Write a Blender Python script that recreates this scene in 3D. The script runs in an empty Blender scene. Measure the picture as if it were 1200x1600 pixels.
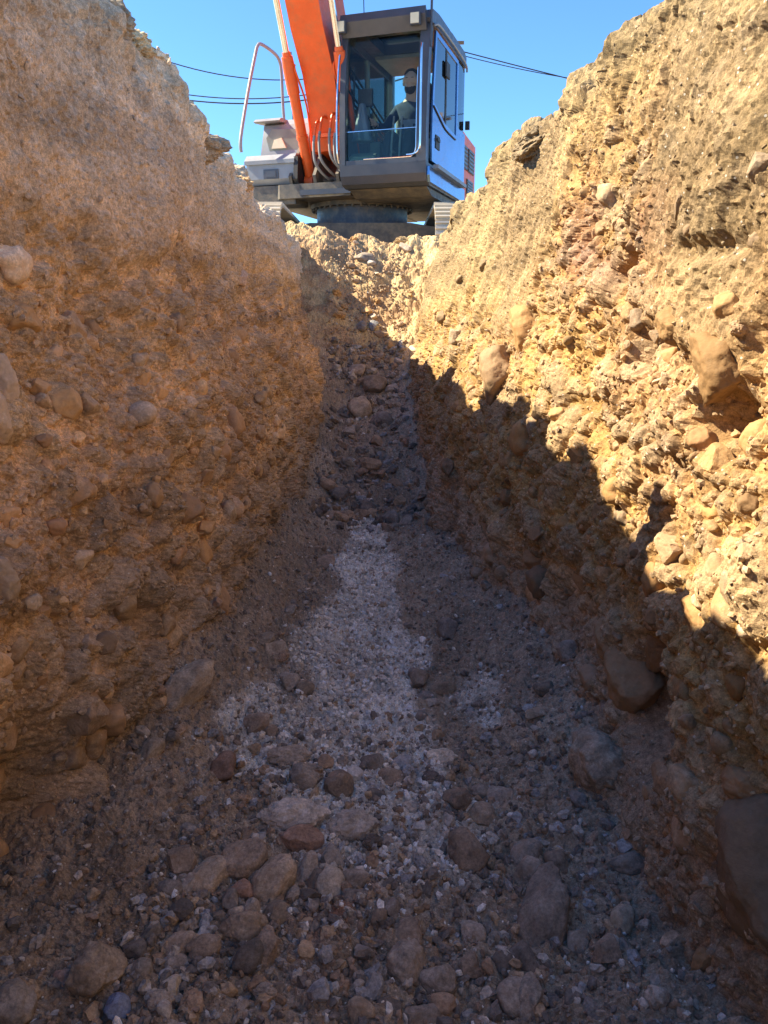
import bpy, bmesh, math, random
import numpy as np
from mathutils import Vector, Matrix, Euler, Quaternion

R = math.radians
scene = bpy.context.scene
rng = np.random.default_rng(7)
random.seed(7)

# ------------------------------------------------------------------ camera, sky, sun, exposure
PITCH, CAM_H = R(14.5), 1.2
cam_data = bpy.data.cameras.new('camera')
cam = bpy.data.objects.new('camera', cam_data)
scene.collection.objects.link(cam)
cam.location = (0, 0, CAM_H)
cam.rotation_euler = (R(90) - PITCH, 0, 0)
cam_data.sensor_fit = 'VERTICAL'
cam_data.sensor_height = 24.0
cam_data.lens = 18.0
cam_data.clip_start = 0.05
cam_data.clip_end = 3000
scene.camera = cam

SUN_EL = R(42.0)
SUN_TO = Vector((-0.978, 0.208, 0)).normalized()          # horizontal direction towards the sun: left, slightly ahead
sun_az = math.atan2(SUN_TO.x, SUN_TO.y)                    # clockwise from +Y
world = bpy.data.worlds.new('World')
scene.world = world
world.use_nodes = True
wn = world.node_tree.nodes
wl = world.node_tree.links
bgn = wn.get('Background') or wn.new('ShaderNodeBackground')
sky = wn.new('ShaderNodeTexSky')
sky.sky_type = 'NISHITA'
sky.sun_disc = False
sky.sun_elevation = SUN_EL
sky.sun_rotation = sun_az
sky.altitude = 3000
sky.air_density = 1.0
sky.dust_density = 0.0
sky.ozone_density = 5.0
tint = wn.new('ShaderNodeMix'); tint.data_type = 'RGBA'; tint.blend_type = 'MULTIPLY'
tint.inputs[0].default_value = 1.0
tint.inputs[7].default_value = (0.64, 0.855, 0.93, 1)         # a slightly deeper blue than the clear-air model gives
wl.new(sky.outputs[0], tint.inputs[6])
wl.new(tint.outputs[2], bgn.inputs['Color'])
bgn.inputs['Strength'].default_value = 0.098

sun_data = bpy.data.lights.new('sun', 'SUN')
sun_data.energy = 4.3
sun_data.angle = R(0.53)
sun_data.color = (1.0, 0.86, 0.63)
sun = bpy.data.objects.new('sun', sun_data)
scene.collection.objects.link(sun)
to_sun = Vector((SUN_TO.x * math.cos(SUN_EL), SUN_TO.y * math.cos(SUN_EL), math.sin(SUN_EL)))
sun.rotation_euler = to_sun.to_track_quat('Z', 'Y').to_euler()
sun.location = to_sun * 30

scene.view_settings.view_transform = 'Standard'
scene.view_settings.look = 'None'
scene.view_settings.exposure = 1.9
scene.view_settings.gamma = 1.0
scene.view_settings.use_curve_mapping = False
scene.render.engine = 'CYCLES'
scene.cycles.use_denoising = True
scene.cycles.max_bounces = 8
scene.cycles.diffuse_bounces = 5
scene.cycles.transparent_max_bounces = 16

COL = scene.collection

# ------------------------------------------------------------------ helpers: noise
_tab = np.random.default_rng(3).random(1 << 16).astype(np.float32) * 2 - 1


def _h(ix, iy, iz):
    return _tab[((ix * 73856093) ^ (iy * 19349663) ^ (iz * 83492791)) & 0xFFFF]


def vnoise(p):
    p = np.asarray(p, np.float32)
    i = np.floor(p).astype(np.int64)
    f = p - i
    u = f * f * f * (f * (f * 6 - 15) + 10)
    x, y, z = i[..., 0], i[..., 1], i[..., 2]
    ux, uy, uz = u[..., 0], u[..., 1], u[..., 2]
    def lx(yy, zz):
        a = _h(x, yy, zz); b = _h(x + 1, yy, zz)
        return a + (b - a) * ux
    def ly(zz):
        a = lx(y, zz); b = lx(y + 1, zz)
        return a + (b - a) * uy
    a = ly(z); b = ly(z + 1)
    return a + (b - a) * uz


def fbm(p, octv=3, gain=0.5):
    p = np.asarray(p, np.float32)
    s = 0; a = 1.0; t = 0
    for k in range(octv):
        s = s + a * vnoise(p * (2.03 ** k) + k * 17.3)
        t += a; a *= gain
    return s / t


def bumps(u, v, cell, seed, density=0.7, rmin=0.25, rmax=0.62, aspect=1.35):
    """rounded stones half sunk in a face: height field in units of cell, and the id noise of the stone on top"""
    U_ = u / cell; V_ = v / cell
    iu = np.floor(U_).astype(np.int64); iv = np.floor(V_).astype(np.int64)
    best = np.zeros(U_.shape, np.float32); idn = np.zeros(U_.shape, np.float32)
    for du in (-1, 0, 1):
        for dv in (-1, 0, 1):
            cu, cv = iu + du, iv + dv
            k = seed * 7
            pu = cu + 0.5 + 0.42 * _h(cu, cv, k * 0 + seed * 13 + cu * 0)
            pv = cv + 0.5 + 0.42 * _h(cu, cv, seed * 13 + 1 + cu * 0)
            r = rmin + (rmax - rmin) * (0.5 + 0.5 * _h(cu, cv, seed * 13 + 2 + cu * 0)) ** 2
            on = (_h(cu, cv, seed * 13 + 3 + cu * 0) * 0.5 + 0.5) < density
            ang = _h(cu, cv, seed * 13 + 4 + cu * 0) * 1.2
            c, s = np.cos(ang), np.sin(ang)
            a = (U_ - pu) * c + (V_ - pv) * s
            b = -(U_ - pu) * s + (V_ - pv) * c
            d2 = (a / aspect) ** 2 + (b * aspect * 0.85) ** 2
            hh = np.where(on & (d2 < r * r), np.sqrt(np.maximum(r * r - d2, 0)), 0)
            m = hh > best
            best = np.where(m, hh, best)
            idn = np.where(m, _h(cu, cv, seed * 13 + 5 + cu * 0), idn)
    return best, idn


def sstep(a, b, x):
    t = np.clip((x - a) / (b - a), 0, 1)
    return t * t * (3 - 2 * t)


def lerp(a, b, t):
    a = np.asarray(a, np.float32); b = np.asarray(b, np.float32)
    t = np.asarray(t)[..., None]
    return a + (b - a) * t


# ------------------------------------------------------------------ helpers: picture geometry (a pixel of the 1200 x 1600 photograph seen from the camera)
cp_, sp_ = math.cos(PITCH), math.sin(PITCH)


def to_px(P):
    P = np.asarray(P)
    dz = P[..., 2] - CAM_H
    zc = P[..., 1] * cp_ - dz * sp_
    yc = P[..., 1] * sp_ + dz * cp_
    zs = np.where(zc > 0.05, zc, np.nan)
    return 600 + 1200 * P[..., 0] / zs, 800 - 1200 * yc / zs, zc


def at(px, py, Y):
    dx = (px - 600) / 1200; dy = (800 - py) / 1200
    d = Vector((dx, cp_ + dy * sp_, -sp_ + dy * cp_))
    return Vector((0, 0, CAM_H)) + d * (Y / d.y)


# ------------------------------------------------------------------ helpers: objects
def tag(o, label=None, cat=None, group=None, kind=None):
    if label: o['label'] = label
    if cat: o['category'] = cat
    if group: o['group'] = group
    if kind: o['kind'] = kind
    return o


def link(name, me, mat=None, parent=None):
    o = bpy.data.objects.new(name, me)
    COL.objects.link(o)
    if mat is not None and me is not None and not me.materials:
        me.materials.append(mat)
    if parent is not None:
        o.parent = parent
    return o


def empty(name, loc):
    o = bpy.data.objects.new(name, None)
    COL.objects.link(o)
    o.location = loc
    o.empty_display_size = 0.2
    return o


def np_mesh(name, V, F, cols=None, smooth=True):
    me = bpy.data.meshes.new(name)
    V = np.ascontiguousarray(V, np.float32).reshape(-1, 3)
    F = np.ascontiguousarray(F, np.int32)
    n, k = F.shape
    me.vertices.add(len(V)); me.vertices.foreach_set('co', V.ravel())
    me.loops.add(n * k); me.loops.foreach_set('vertex_index', F.ravel())
    me.polygons.add(n)
    me.polygons.foreach_set('loop_start', np.arange(0, n * k, k, dtype=np.int32))
    me.polygons.foreach_set('use_smooth', np.full(n, smooth, bool))
    me.update(calc_edges=True)
    if cols is not None:
        ca = me.color_attributes.new('Col', 'FLOAT_COLOR', 'POINT')
        c4 = np.ones((len(V), 4), np.float32); c4[:, :3] = cols.reshape(-1, 3)
        ca.data.foreach_set('color', c4.ravel())
    return me


def grid_faces(nu, nv, flip=False):
    a = np.arange(nu * nv).reshape(nu, nv)
    f = np.stack([a[:-1, :-1], a[1:, :-1], a[1:, 1:], a[:-1, 1:]], -1).reshape(-1, 4)
    return f[:, ::-1] if flip else f


def grid_normals(P):
    du = np.gradient(P, axis=0); dv = np.gradient(P, axis=1)
    n = np.cross(du, dv)
    return n / np.maximum(np.linalg.norm(n, axis=-1, keepdims=True), 1e-9)


# ------------------------------------------------------------------ materials
def new_mat(name):
    m = bpy.data.materials.new(name)
    m.use_nodes = True
    nt = m.node_tree
    return m, nt.nodes, nt.links, nt.nodes['Principled BSDF']


def noise_node(nodes, links, vec, scale, detail=4, rough=0.6):
    n = nodes.new('ShaderNodeTexNoise')
    n.inputs['Scale'].default_value = scale
    n.inputs['Detail'].default_value = detail
    n.inputs['Roughness'].default_value = rough
    links.new(vec, n.inputs['Vector'])
    return n.outputs['Fac']


def ramp(nodes, links, fac, p0, c0, p1, c1):
    r = nodes.new('ShaderNodeValToRGB')
    e = r.color_ramp.elements
    e[0].position = p0; e[1].position = p1
    f = lambda c: (c, c, c, 1) if isinstance(c, (int, float)) else (*c, 1)
    e[0].color = f(c0); e[1].color = f(c1)
    links.new(fac, r.inputs[0])
    return r.outputs[0]


def mixc(nodes, links, fac, a, b, mode='MIX'):
    m = nodes.new('ShaderNodeMix'); m.data_type = 'RGBA'; m.blend_type = mode
    for s, v in ((m.inputs[0], fac), (m.inputs[6], a), (m.inputs[7], b)):
        if hasattr(v, 'node'): links.new(v, s)
        elif isinstance(v, (int, float)): s.default_value = v
        else: s.default_value = (*v, 1)
    return m.outputs[2]


def soil_material(name, speck=0.75, fine=1.0):
    m, N, L, b = new_mat(name)
    at_ = N.new('ShaderNodeAttribute'); at_.attribute_name = 'Col'
    tc = N.new('ShaderNodeTexCoord'); v = tc.outputs['Object']
    c = mixc(N, L, 1.0, at_.outputs['Color'], ramp(N, L, noise_node(N, L, v, 7, 5, 0.65), 0.3, 0.72, 0.7, 1.25), 'MULTIPLY')
    c = mixc(N, L, 1.0, c, ramp(N, L, noise_node(N, L, v, 70, 5, 0.75), 0.28, 0.50, 0.72, 1.5), 'MULTIPLY')
    c = mixc(N, L, 1.0, c, ramp(N, L, noise_node(N, L, v, 300, 3, 0.75), 0.28, 0.62, 0.72, 1.36), 'MULTIPLY')
    vo = N.new('ShaderNodeTexVoronoi'); vo.inputs['Scale'].default_value = 95
    L.new(v, vo.inputs['Vector'])
    sx = N.new('ShaderNodeSeparateColor'); L.new(vo.outputs['Color'], sx.inputs[0])
    g1 = N.new('ShaderNodeMath'); g1.operation = 'GREATER_THAN'; g1.inputs[1].default_value = 0.90
    L.new(sx.outputs[0], g1.inputs[0])
    g2 = N.new('ShaderNodeMath'); g2.operation = 'LESS_THAN'; g2.inputs[1].default_value = 0.24
    L.new(vo.outputs['Distance'], g2.inputs[0])
    g3 = N.new('ShaderNodeMath'); g3.operation = 'MULTIPLY'
    L.new(g1.outputs[0], g3.inputs[0]); L.new(g2.outputs[0], g3.inputs[1])
    g4 = N.new('ShaderNodeMath'); g4.operation = 'MULTIPLY'; g4.inputs[1].default_value = speck
    L.new(g3.outputs[0], g4.inputs[0])
    c = mixc(N, L, g4.outputs[0], c, (0.72, 0.69, 0.63))
    L.new(c, b.inputs['Base Color'])
    b.inputs['Roughness'].default_value = 0.93
    b.inputs['Specular IOR Level'].default_value = 0.12
    bp1 = N.new('ShaderNodeBump'); bp1.inputs['Strength'].default_value = 0.75 * fine; bp1.inputs['Distance'].default_value = 0.0042
    L.new(noise_node(N, L, v, 60, 6, 0.72), bp1.inputs['Height'])
    bp2 = N.new('ShaderNodeBump'); bp2.inputs['Strength'].default_value = 0.6 * fine; bp2.inputs['Distance'].default_value = 0.0014
    L.new(noise_node(N, L, v, 240, 4, 0.7), bp2.inputs['Height'])
    L.new(bp1.outputs[0], bp2.inputs['Normal'])
    L.new(bp2.outputs[0], b.inputs['Normal'])
    return m


def stone_material(name, source):
    m, N, L, b = new_mat(name)
    tc = N.new('ShaderNodeTexCoord')
    if source == 'object':
        oi = N.new('ShaderNodeObjectInfo')
        base, dust = oi.outputs['Color'], oi.outputs['Alpha']
        geo = N.new('ShaderNodeNewGeometry'); v = geo.outputs['Position']
    else:
        a = N.new('ShaderNodeAttribute'); a.attribute_name = 'Col'
        base, dust = a.outputs['Color'], 0.25
        v = tc.outputs['Object']
    c = mixc(N, L, 1.0, base, ramp(N, L, noise_node(N, L, v, 22, 6, 0.68), 0.3, 0.55, 0.7, 1.4), 'MULTIPLY')
    c = mixc(N, L, 1.0, c, ramp(N, L, noise_node(N, L, v, 160, 4, 0.75), 0.3, 0.6, 0.72, 1.4), 'MULTIPLY')
    if source == 'object':
        # soil clinging to the stone in blotches
        soil = mixc(N, L, 1.0, base, mixc(N, L, noise_node(N, L, v, 90, 4, 0.7), (0.62, 0.54, 0.46), (1.22, 1.08, 0.92)), 'MULTIPLY')
        n = noise_node(N, L, v, 30, 5, 0.7)
        ad = N.new('ShaderNodeMath'); ad.operation = 'ADD'
        L.new(n, ad.inputs[0]); L.new(dust, ad.inputs[1])
        msk = ramp(N, L, ad.outputs[0], 0.78, 0.0, 1.12, 1.0)
        c = mixc(N, L, msk, c, soil)
    L.new(c, b.inputs['Base Color'])
    b.inputs['Roughness'].default_value = 0.8
    b.inputs['Specular IOR Level'].default_value = 0.25
    bp1 = N.new('ShaderNodeBump'); bp1.inputs['Strength'].default_value = 0.6; bp1.inputs['Distance'].default_value = 0.0035
    L.new(noise_node(N, L, v, 70, 5, 0.7), bp1.inputs['Height'])
    bp2 = N.new('ShaderNodeBump'); bp2.inputs['Strength'].default_value = 0.5; bp2.inputs['Distance'].default_value = 0.0010
    L.new(noise_node(N, L, v, 320, 3, 0.7), bp2.inputs['Height'])
    L.new(bp1.outputs[0], bp2.inputs['Normal']); L.new(bp2.outputs[0], b.inputs['Normal'])
    return m


def paint(name, col, rough=0.4, metal=0.0, dirt=0.35, dirt_col=(0.26, 0.21, 0.15), coat=0.0, spec=0.5):
    m, N, L, b = new_mat(name)
    tc = N.new('ShaderNodeTexCoord'); v = tc.outputs['Object']
    c = mixc(N, L, 1.0, col, ramp(N, L, noise_node(N, L, v, 5, 4, 0.6), 0.3, 0.85, 0.7, 1.1), 'MULTIPLY')
    msk = ramp(N, L, noise_node(N, L, v, 9, 7, 0.72), 0.62 - dirt * 0.3, 0.0, 0.95 - dirt * 0.2, 0.9 * min(1, dirt * 1.6))
    c = mixc(N, L, msk, c, dirt_col)
    L.new(c, b.inputs['Base Color'])
    b.inputs['Metallic'].default_value = metal
    rr = ramp(N, L, noise_node(N, L, v, 14, 5, 0.7), 0.3, max(0.03, rough - 0.1), 0.75, min(1, rough + 0.2))
    L.new(rr, b.inputs['Roughness'])
    b.inputs['Specular IOR Level'].default_value = spec
    b.inputs['Coat Weight'].default_value = coat
    b.inputs['Coat Roughness'].default_value = 0.06
    return m


def glass_material(name, tint, refl=0.06, ior=1.55):
    m, N, L, b = new_mat(name)
    N.remove(b)
    out = N['Material Output']
    tr = N.new('ShaderNodeBsdfTransparent'); tr.inputs[0].default_value = (*tint, 1)
    gl = N.new('ShaderNodeBsdfGlossy'); gl.inputs['Roughness'].default_value = 0.03
    fr = N.new('ShaderNodeFresnel'); fr.inputs['IOR'].default_value = ior
    ad = N.new('ShaderNodeMath'); ad.operation = 'ADD'; ad.inputs[1].default_value = refl; ad.use_clamp = True
    L.new(fr.outputs[0], ad.inputs[0])
    mx = N.new('ShaderNodeMixShader')
    L.new(ad.outputs[0], mx.inputs[0]); L.new(tr.outputs[0], mx.inputs[1]); L.new(gl.outputs[0], mx.inputs[2])
    L.new(mx.outputs[0], out.inputs['Surface'])
    return m


M = dict(
    wall=soil_material('trench_wall_soil', 0.55, 1.0),
    floor=soil_material('trench_floor_soil', 0.8, 1.0),
    ground=soil_material('ground_soil', 0.5, 0.7),
    stone=stone_material('cobble_stone', 'object'),
    gravel=stone_material('gravel_stone', 'attr'),
    orange=paint('orange_paint', (0.80, 0.115, 0.018), 0.42, dirt=0.45, dirt_col=(0.36, 0.17, 0.08)),
    dark=paint('dark_grey_paint', (0.066, 0.073, 0.092), 0.36, dirt=0.28, dirt_col=(0.12, 0.123, 0.13)),
    door=paint('sky_tinted_cab_paint', (0.13, 0.25, 0.46), 0.13, metal=0.85, dirt=0.1, coat=0.2, spec=0.5),  # dark cab paint with the sky's blue reflection put into its base colour
    grey=paint('grey_panel_paint', (0.24, 0.265, 0.30), 0.5, dirt=0.3, dirt_col=(0.24, 0.22, 0.19)),
    frame=paint('dusty_frame_steel', (0.075, 0.072, 0.068), 0.6, dirt=0.75, dirt_col=(0.26, 0.21, 0.145)),
    slew=paint('blue_black_steel', (0.05, 0.062, 0.09), 0.45, dirt=0.55),
    shoe=paint('worn_track_steel', (0.50, 0.46, 0.39), 0.5, metal=0.2, dirt=0.5, dirt_col=(0.52, 0.44, 0.32)),
    chrome=paint('chrome_rod', (0.8, 0.8, 0.82), 0.12, metal=1.0, dirt=0.0),
    black=paint('black_rubber', (0.02, 0.02, 0.022), 0.6, dirt=0.25),
    hose=paint('grey_hose', (0.22, 0.22, 0.22), 0.5, dirt=0.4),
    lens=paint('cream_lamp_lens', (0.75, 0.68, 0.48), 0.3, dirt=0.1),
    seat=paint('seat_fabric', (0.035, 0.037, 0.045), 0.9, dirt=0.15),
    inner=paint('cab_interior_plastic', (0.20, 0.22, 0.20), 0.6, dirt=0.2),
    bag=paint('grey_plastic_bag', (0.12, 0.145, 0.19), 0.45, dirt=0.2),
    glass=glass_material('cab_glass', (0.76, 0.90, 0.86), 0.0, 1.4),
    glass_front=glass_material('cab_front_glass', (0.93, 0.98, 0.97), 0.0, 1.28),
    glass_side=glass_material('cab_side_glass', (0.30, 0.38, 0.42), 0.14),
    skin=paint('skin', (0.70, 0.44, 0.33), 0.55, dirt=0.0),
    shirt=paint('navy_shirt', (0.03, 0.042, 0.085), 0.9, dirt=0.0),
    stripe=paint('grey_shirt_band', (0.26, 0.29, 0.36), 0.9, dirt=0.0),
    trousers=paint('dark_trousers', (0.03, 0.032, 0.04), 0.9, dirt=0.1),
    hair=paint('black_hair', (0.045, 0.031, 0.024), 0.7, dirt=0.0),
    wire=paint('black_cable', (0.012, 0.012, 0.014), 0.6, dirt=0.0),
    wood=paint('weathered_wood', (0.16, 0.12, 0.085), 0.85, dirt=0.4),
)

# ------------------------------------------------------------------ the trench
AX = -0.021                                               # the trench runs a little to the left of the camera's view


def axis(y): return AX * y


tt = np.linspace(0.85 ** -0.25, 9.3 ** -0.25, 700)
YL = np.concatenate([np.linspace(-3, 0.85, 48)[:-1], tt ** -4.0])

PALE, GREYB = (0.70, 0.555, 0.39), (0.65, 0.505, 0.35)
OCHRE, BROWN, DARK = (0.68, 0.475, 0.28), (0.58, 0.40, 0.255), (0.40, 0.31, 0.23)
RED = (0.27, 0.125, 0.085)


def zfloor(y):
    return np.interp(y, [-3, 4.6, 5.9, 6.8, 7.3, 7.8, 8.25, 8.6, 8.9, 9.4], [0, 0, .22, .50, .82, 1.20, 1.66, 1.95, 1.84, 1.35])


def rim_z(side, y):
    base = np.interp(y, [-3, 1.2, 2.2, 3.2, 5, 7, 8.3, 9.3], [1.98, 1.99, 2.06, 2.12, 2.02, 1.90, 1.88, 1.60] if side < 0
                     else [2.05, 2.0, 1.98, 2.02, 2.07, 1.99, 1.90, 1.60])
    o = np.zeros_like(y) + (5.2 if side < 0 else 11.7)
    return base + 0.07 * fbm(np.stack([y * 1.7, o, o], -1), 3) + 0.05 * np.abs(fbm(np.stack([y * 6, o, o], -1), 2))


def top_off(side, y):
    return np.interp(y, [-3, 1.5, 3, 7, 9.3], [.80, .80, .79, .72, .70] if side < 0 else [.78, .76, .76, .76, .74])


def bot_off(side, y):
    if side < 0:
        return np.interp(y, [-3, 1.4, 2.1, 2.7, 4, 5.1, 7, 9.3], [.78, .77, .64, .53, .47, .43, .35, .36])
    return np.interp(y, [-3, 1.5, 2.6, 3.7, 5.9, 7, 9.3], [.62, .63, .58, .46, .37, .28, .33])


DENTS = {
    1: [(1.57, .36, .13, .11, .32), (1.46, 1.00, .055, .06, .11), (1.62, 1.32, .12, .02, .035), (2.65, 1.50, .16, .10, .06),
        (2.2, 1.30, .10, .06, .06), (7.45, 1.2, .05, 1.2, .13), (1.95, 1.10, .05, .05, .06), (3.0, 1.22, .08, .07, .05),
        (1.28, 1.18, .05, .06, .07), (2.05, 1.62, .06, .12, .035)],
    -1: [(3.25, 1.20, .05, .06, .08), (1.52, .14, .10, .13, .16), (2.3, 1.22, .2, .11, .035), (1.75, 1.18, .13, .12, .04),
         (2.9, .55, .12, .1, .05), (3.9, 1.30, .12, .1, .05), (2.05, .33, .06, .10, .07)],
}


def build_wall(side):
    NW, NR, NF = 372, 22, 30
    y = YL
    zr = rim_z(side, y); T = top_off(side, y); B = bot_off(side, y)
    ny = len(y)
    rr = 0.10
    zt0 = zr - rr
    w = np.linspace(0, 1, NW)
    Z = -0.12 + (zt0[:, None] + 0.12) * w[None, :]
    Yg = np.repeat(y[:, None], NW, 1)
    f = np.clip((Z - 0.2) / (zt0[:, None] - 0.2), -0.15, 1)
    OFF = B[:, None] + (T - B)[:, None] * (0.75 * f + 0.25 * f * f)
    ang = np.linspace(0, math.pi / 2, NR + 1)[1:]
    Zr = zt0[:, None] + rr * np.sin(ang)[None, :]
    Or = T[:, None] + rr * (1 - np.cos(ang))[None, :]
    fl = np.linspace(0, 1, NF + 1)[1:] ** 1.6
    Zf = np.repeat(zr[:, None], NF, 1) - 0.30 * sstep(0.55, 1.0, fl)[None, :]
    Of = T[:, None] + rr + fl[None, :] * 1.0
    Z = np.concatenate([Z, Zr, Zf], 1); OFF = np.concatenate([OFF, Or, Of], 1)
    Yg = np.repeat(y[:, None], Z.shape[1], 1)
    X = axis(Yg) + side * OFF
    P = np.stack([X, Yg, Z], -1).astype(np.float32)
    Nn = grid_normals(P)
    if (Nn[300, 100, 0] * side) > 0: Nn = -Nn
    sd = 40.0 if side > 0 else 0.0
    Q = P + sd
    yz0 = np.stack([Yg, Z, Z * 0 + sd], -1)
    # where bucket teeth smeared the face smooth, and where it is broken and stony
    n1 = fbm(yz0 * np.array([1.1, 1.8, 1]), 4)
    n2 = fbm(yz0 * np.array([3.2, 3.2, 1]) + 9, 3)
    if side < 0:
        zt = np.interp(Yg, [0, 1.6, 2.2, 3, 4.5, 7], [1.38, 1.36, 1.42, 1.45, 1.50, 1.45])
        rough = sstep(-0.05, 0.10, zt - Z + 0.20 * n1 + 0.14 * n2)
        lip = sstep(-0.03, 0.07, zt - Z + 0.20 * n1 + 0.14 * n2) * sstep(0.55, 1.2, Z)
    else:
        zt = np.interp(Yg, [0, 1.5, 1.95, 2.1, 3.0, 3.4, 4.5, 7], [1.30, 1.28, 1.36, 1.75, 1.60, 1.26, 1.20, 1.15])
        rough = sstep(-0.05, 0.10, zt - Z + 0.26 * n1 + 0.16 * n2)
        lip = 0.8 * sstep(-0.03, 0.07, zt - Z + 0.26 * n1 + 0.16 * n2) * sstep(0.55, 1.2, Z)
    onwall = (np.arange(Z.shape[1]) < NW + NR)[None, :] * np.ones_like(Z)
    low = sstep(0.75, 0.3, Z)
    D = 0.055 * fbm(Q * 1.5, 3) * 1.2
    D += 0.05 * fbm(yz0 * np.array([2.6, 0.5, 1]) + 3, 2)
    D -= 0.045 * lip
    streak = fbm(np.stack([(Yg * .87 + Z * .5) * 48, (Z * .87 - Yg * .5) * 5, Z * 0 + sd], -1), 3)
    gro = fbm(yz0 * np.array([13, 1.3, 1]) + (Z * 4)[..., None] * np.array([1, 0, 0]) + 5, 3)
    D += (1 - rough) * ((0.022 if side < 0 else 0.018) * gro + 0.016 * fbm(Q * 8, 4, 0.6) - 0.010 * np.abs(fbm(Q * 26, 3)) + 0.007 * fbm(Q * 75, 2) + (0.011 if side < 0 else 0.006) * streak - 0.012 * sstep(0.3, 0.55, fbm(Q * 3.3 + 30, 3)))
    fb6 = fbm(Q * 6, 4)
    crumb = 0.6 * np.abs(fbm(Q * 21 + 4, 4, 0.6)) - 0.7 * np.abs(fbm(Q * 15 + 44, 4, 0.65))
    D += rough * (0.050 * fb6 + (0.030 * crumb + 0.008 * fbm(Q * 70, 3, 0.6)) * (1.0 if side < 0 else 0.72))
    D += 0.012 * rough * gro
    b1, id1 = bumps(Yg, Z, 0.13, 3 if side < 0 else 5, 0.38)
    b2, id2 = bumps(Yg + 0.3, Z + 0.1, 0.062, 11 if side < 0 else 12, 0.55)
    b3, id3 = bumps(Yg + 0.7, Z, 0.030, 21 if side < 0 else 23, 0.6)
    bsum = np.maximum(np.maximum(b1 * 0.13 * (0.75 if side < 0 else 0.5) * rough, b2 * 0.062 * (1.0 if side < 0 else 0.75) * (0.25 + 0.75 * rough)), b3 * 0.03 * 0.85 * (0.3 + 0.7 * rough))
    D += bsum * onwall
    for (dy, dz, ry, rz, dep) in DENTS[side]:
        q = ((Yg - dy) / ry) ** 2 + ((Z - dz) / rz) ** 2
        D -= dep * np.exp(-np.minimum(q, 40) ** 1.5 * 0.7) * (1 + 0.35 * n2)
    D += rng.normal(size=D.shape).clip(-2, 2) * (0.0012 if side < 0 else 0.0008) * (0.6 + 0.4 * rough) * np.clip(0.6 + 0.25 * Yg, 0.7, 2)
    # crumbly rim
    rimw = np.exp(-((Z - zr[:, None] + 0.05) / 0.10) ** 2)
    D += rimw * (0.10 * fbm(Q * 3.6 + 2, 4, 0.6) + 0.055 * np.abs(fbm(Q * 12, 4, 0.6)))
    P = P + Nn * D[..., None].astype(np.float32)
    # layer colours; left lightened to lift its shade, right darkened against the sun
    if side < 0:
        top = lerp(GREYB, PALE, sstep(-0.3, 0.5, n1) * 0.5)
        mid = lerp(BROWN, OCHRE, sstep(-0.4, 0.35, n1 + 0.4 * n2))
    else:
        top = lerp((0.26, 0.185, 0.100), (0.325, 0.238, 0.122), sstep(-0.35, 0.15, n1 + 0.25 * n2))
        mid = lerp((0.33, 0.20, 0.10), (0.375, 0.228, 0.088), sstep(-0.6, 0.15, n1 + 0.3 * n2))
    c = lerp(top, mid, sstep(-0.30, 0.28, zt - Z + 0.25 * n1 + 0.22 * n2))
    st_ = fbm(np.stack([Yg * 0.55, (Z + 0.05 * n1 - 0.03 * Yg) * 13, Z * 0 + sd], -1), 3)
    c = c * (1 + 0.26 * np.clip(st_ * 1.6, -1, 1))[..., None]
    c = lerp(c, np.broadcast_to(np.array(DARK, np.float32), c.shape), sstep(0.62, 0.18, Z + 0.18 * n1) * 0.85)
    if side > 0:
        rp = np.exp(-(((Yg - 2.45) / 0.42) ** 2 + ((Z - 1.45) / 0.17) ** 2)) * sstep(-0.25, 0.25, n2)
        c = lerp(c, np.broadcast_to(np.array(RED, np.float32), c.shape), np.clip(rp * 1.1, 0, 0.9))
    stone_c = lerp((0.30, 0.25, 0.20), (0.48, 0.38, 0.26), (np.where(b1 * .07 > b2 * .046, id1, id2) * 0.5 + 0.5))
    sm = np.clip(bsum / 0.02, 0, 1) * 0.45
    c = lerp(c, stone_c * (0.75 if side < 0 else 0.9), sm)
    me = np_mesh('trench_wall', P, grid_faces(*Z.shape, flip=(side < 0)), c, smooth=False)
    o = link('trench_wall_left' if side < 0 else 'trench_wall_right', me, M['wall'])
    return o, P, Nn, rough * onwall, c, Z


WALLS = {s: build_wall(s) for s in (-1, 1)}
tag(WALLS[-1][0], 'shaded brown earth wall on the left side of the trench', kind='structure')
tag(WALLS[1][0], 'earth wall on the right side of the trench, sunlit along its top', kind='structure')


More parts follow.
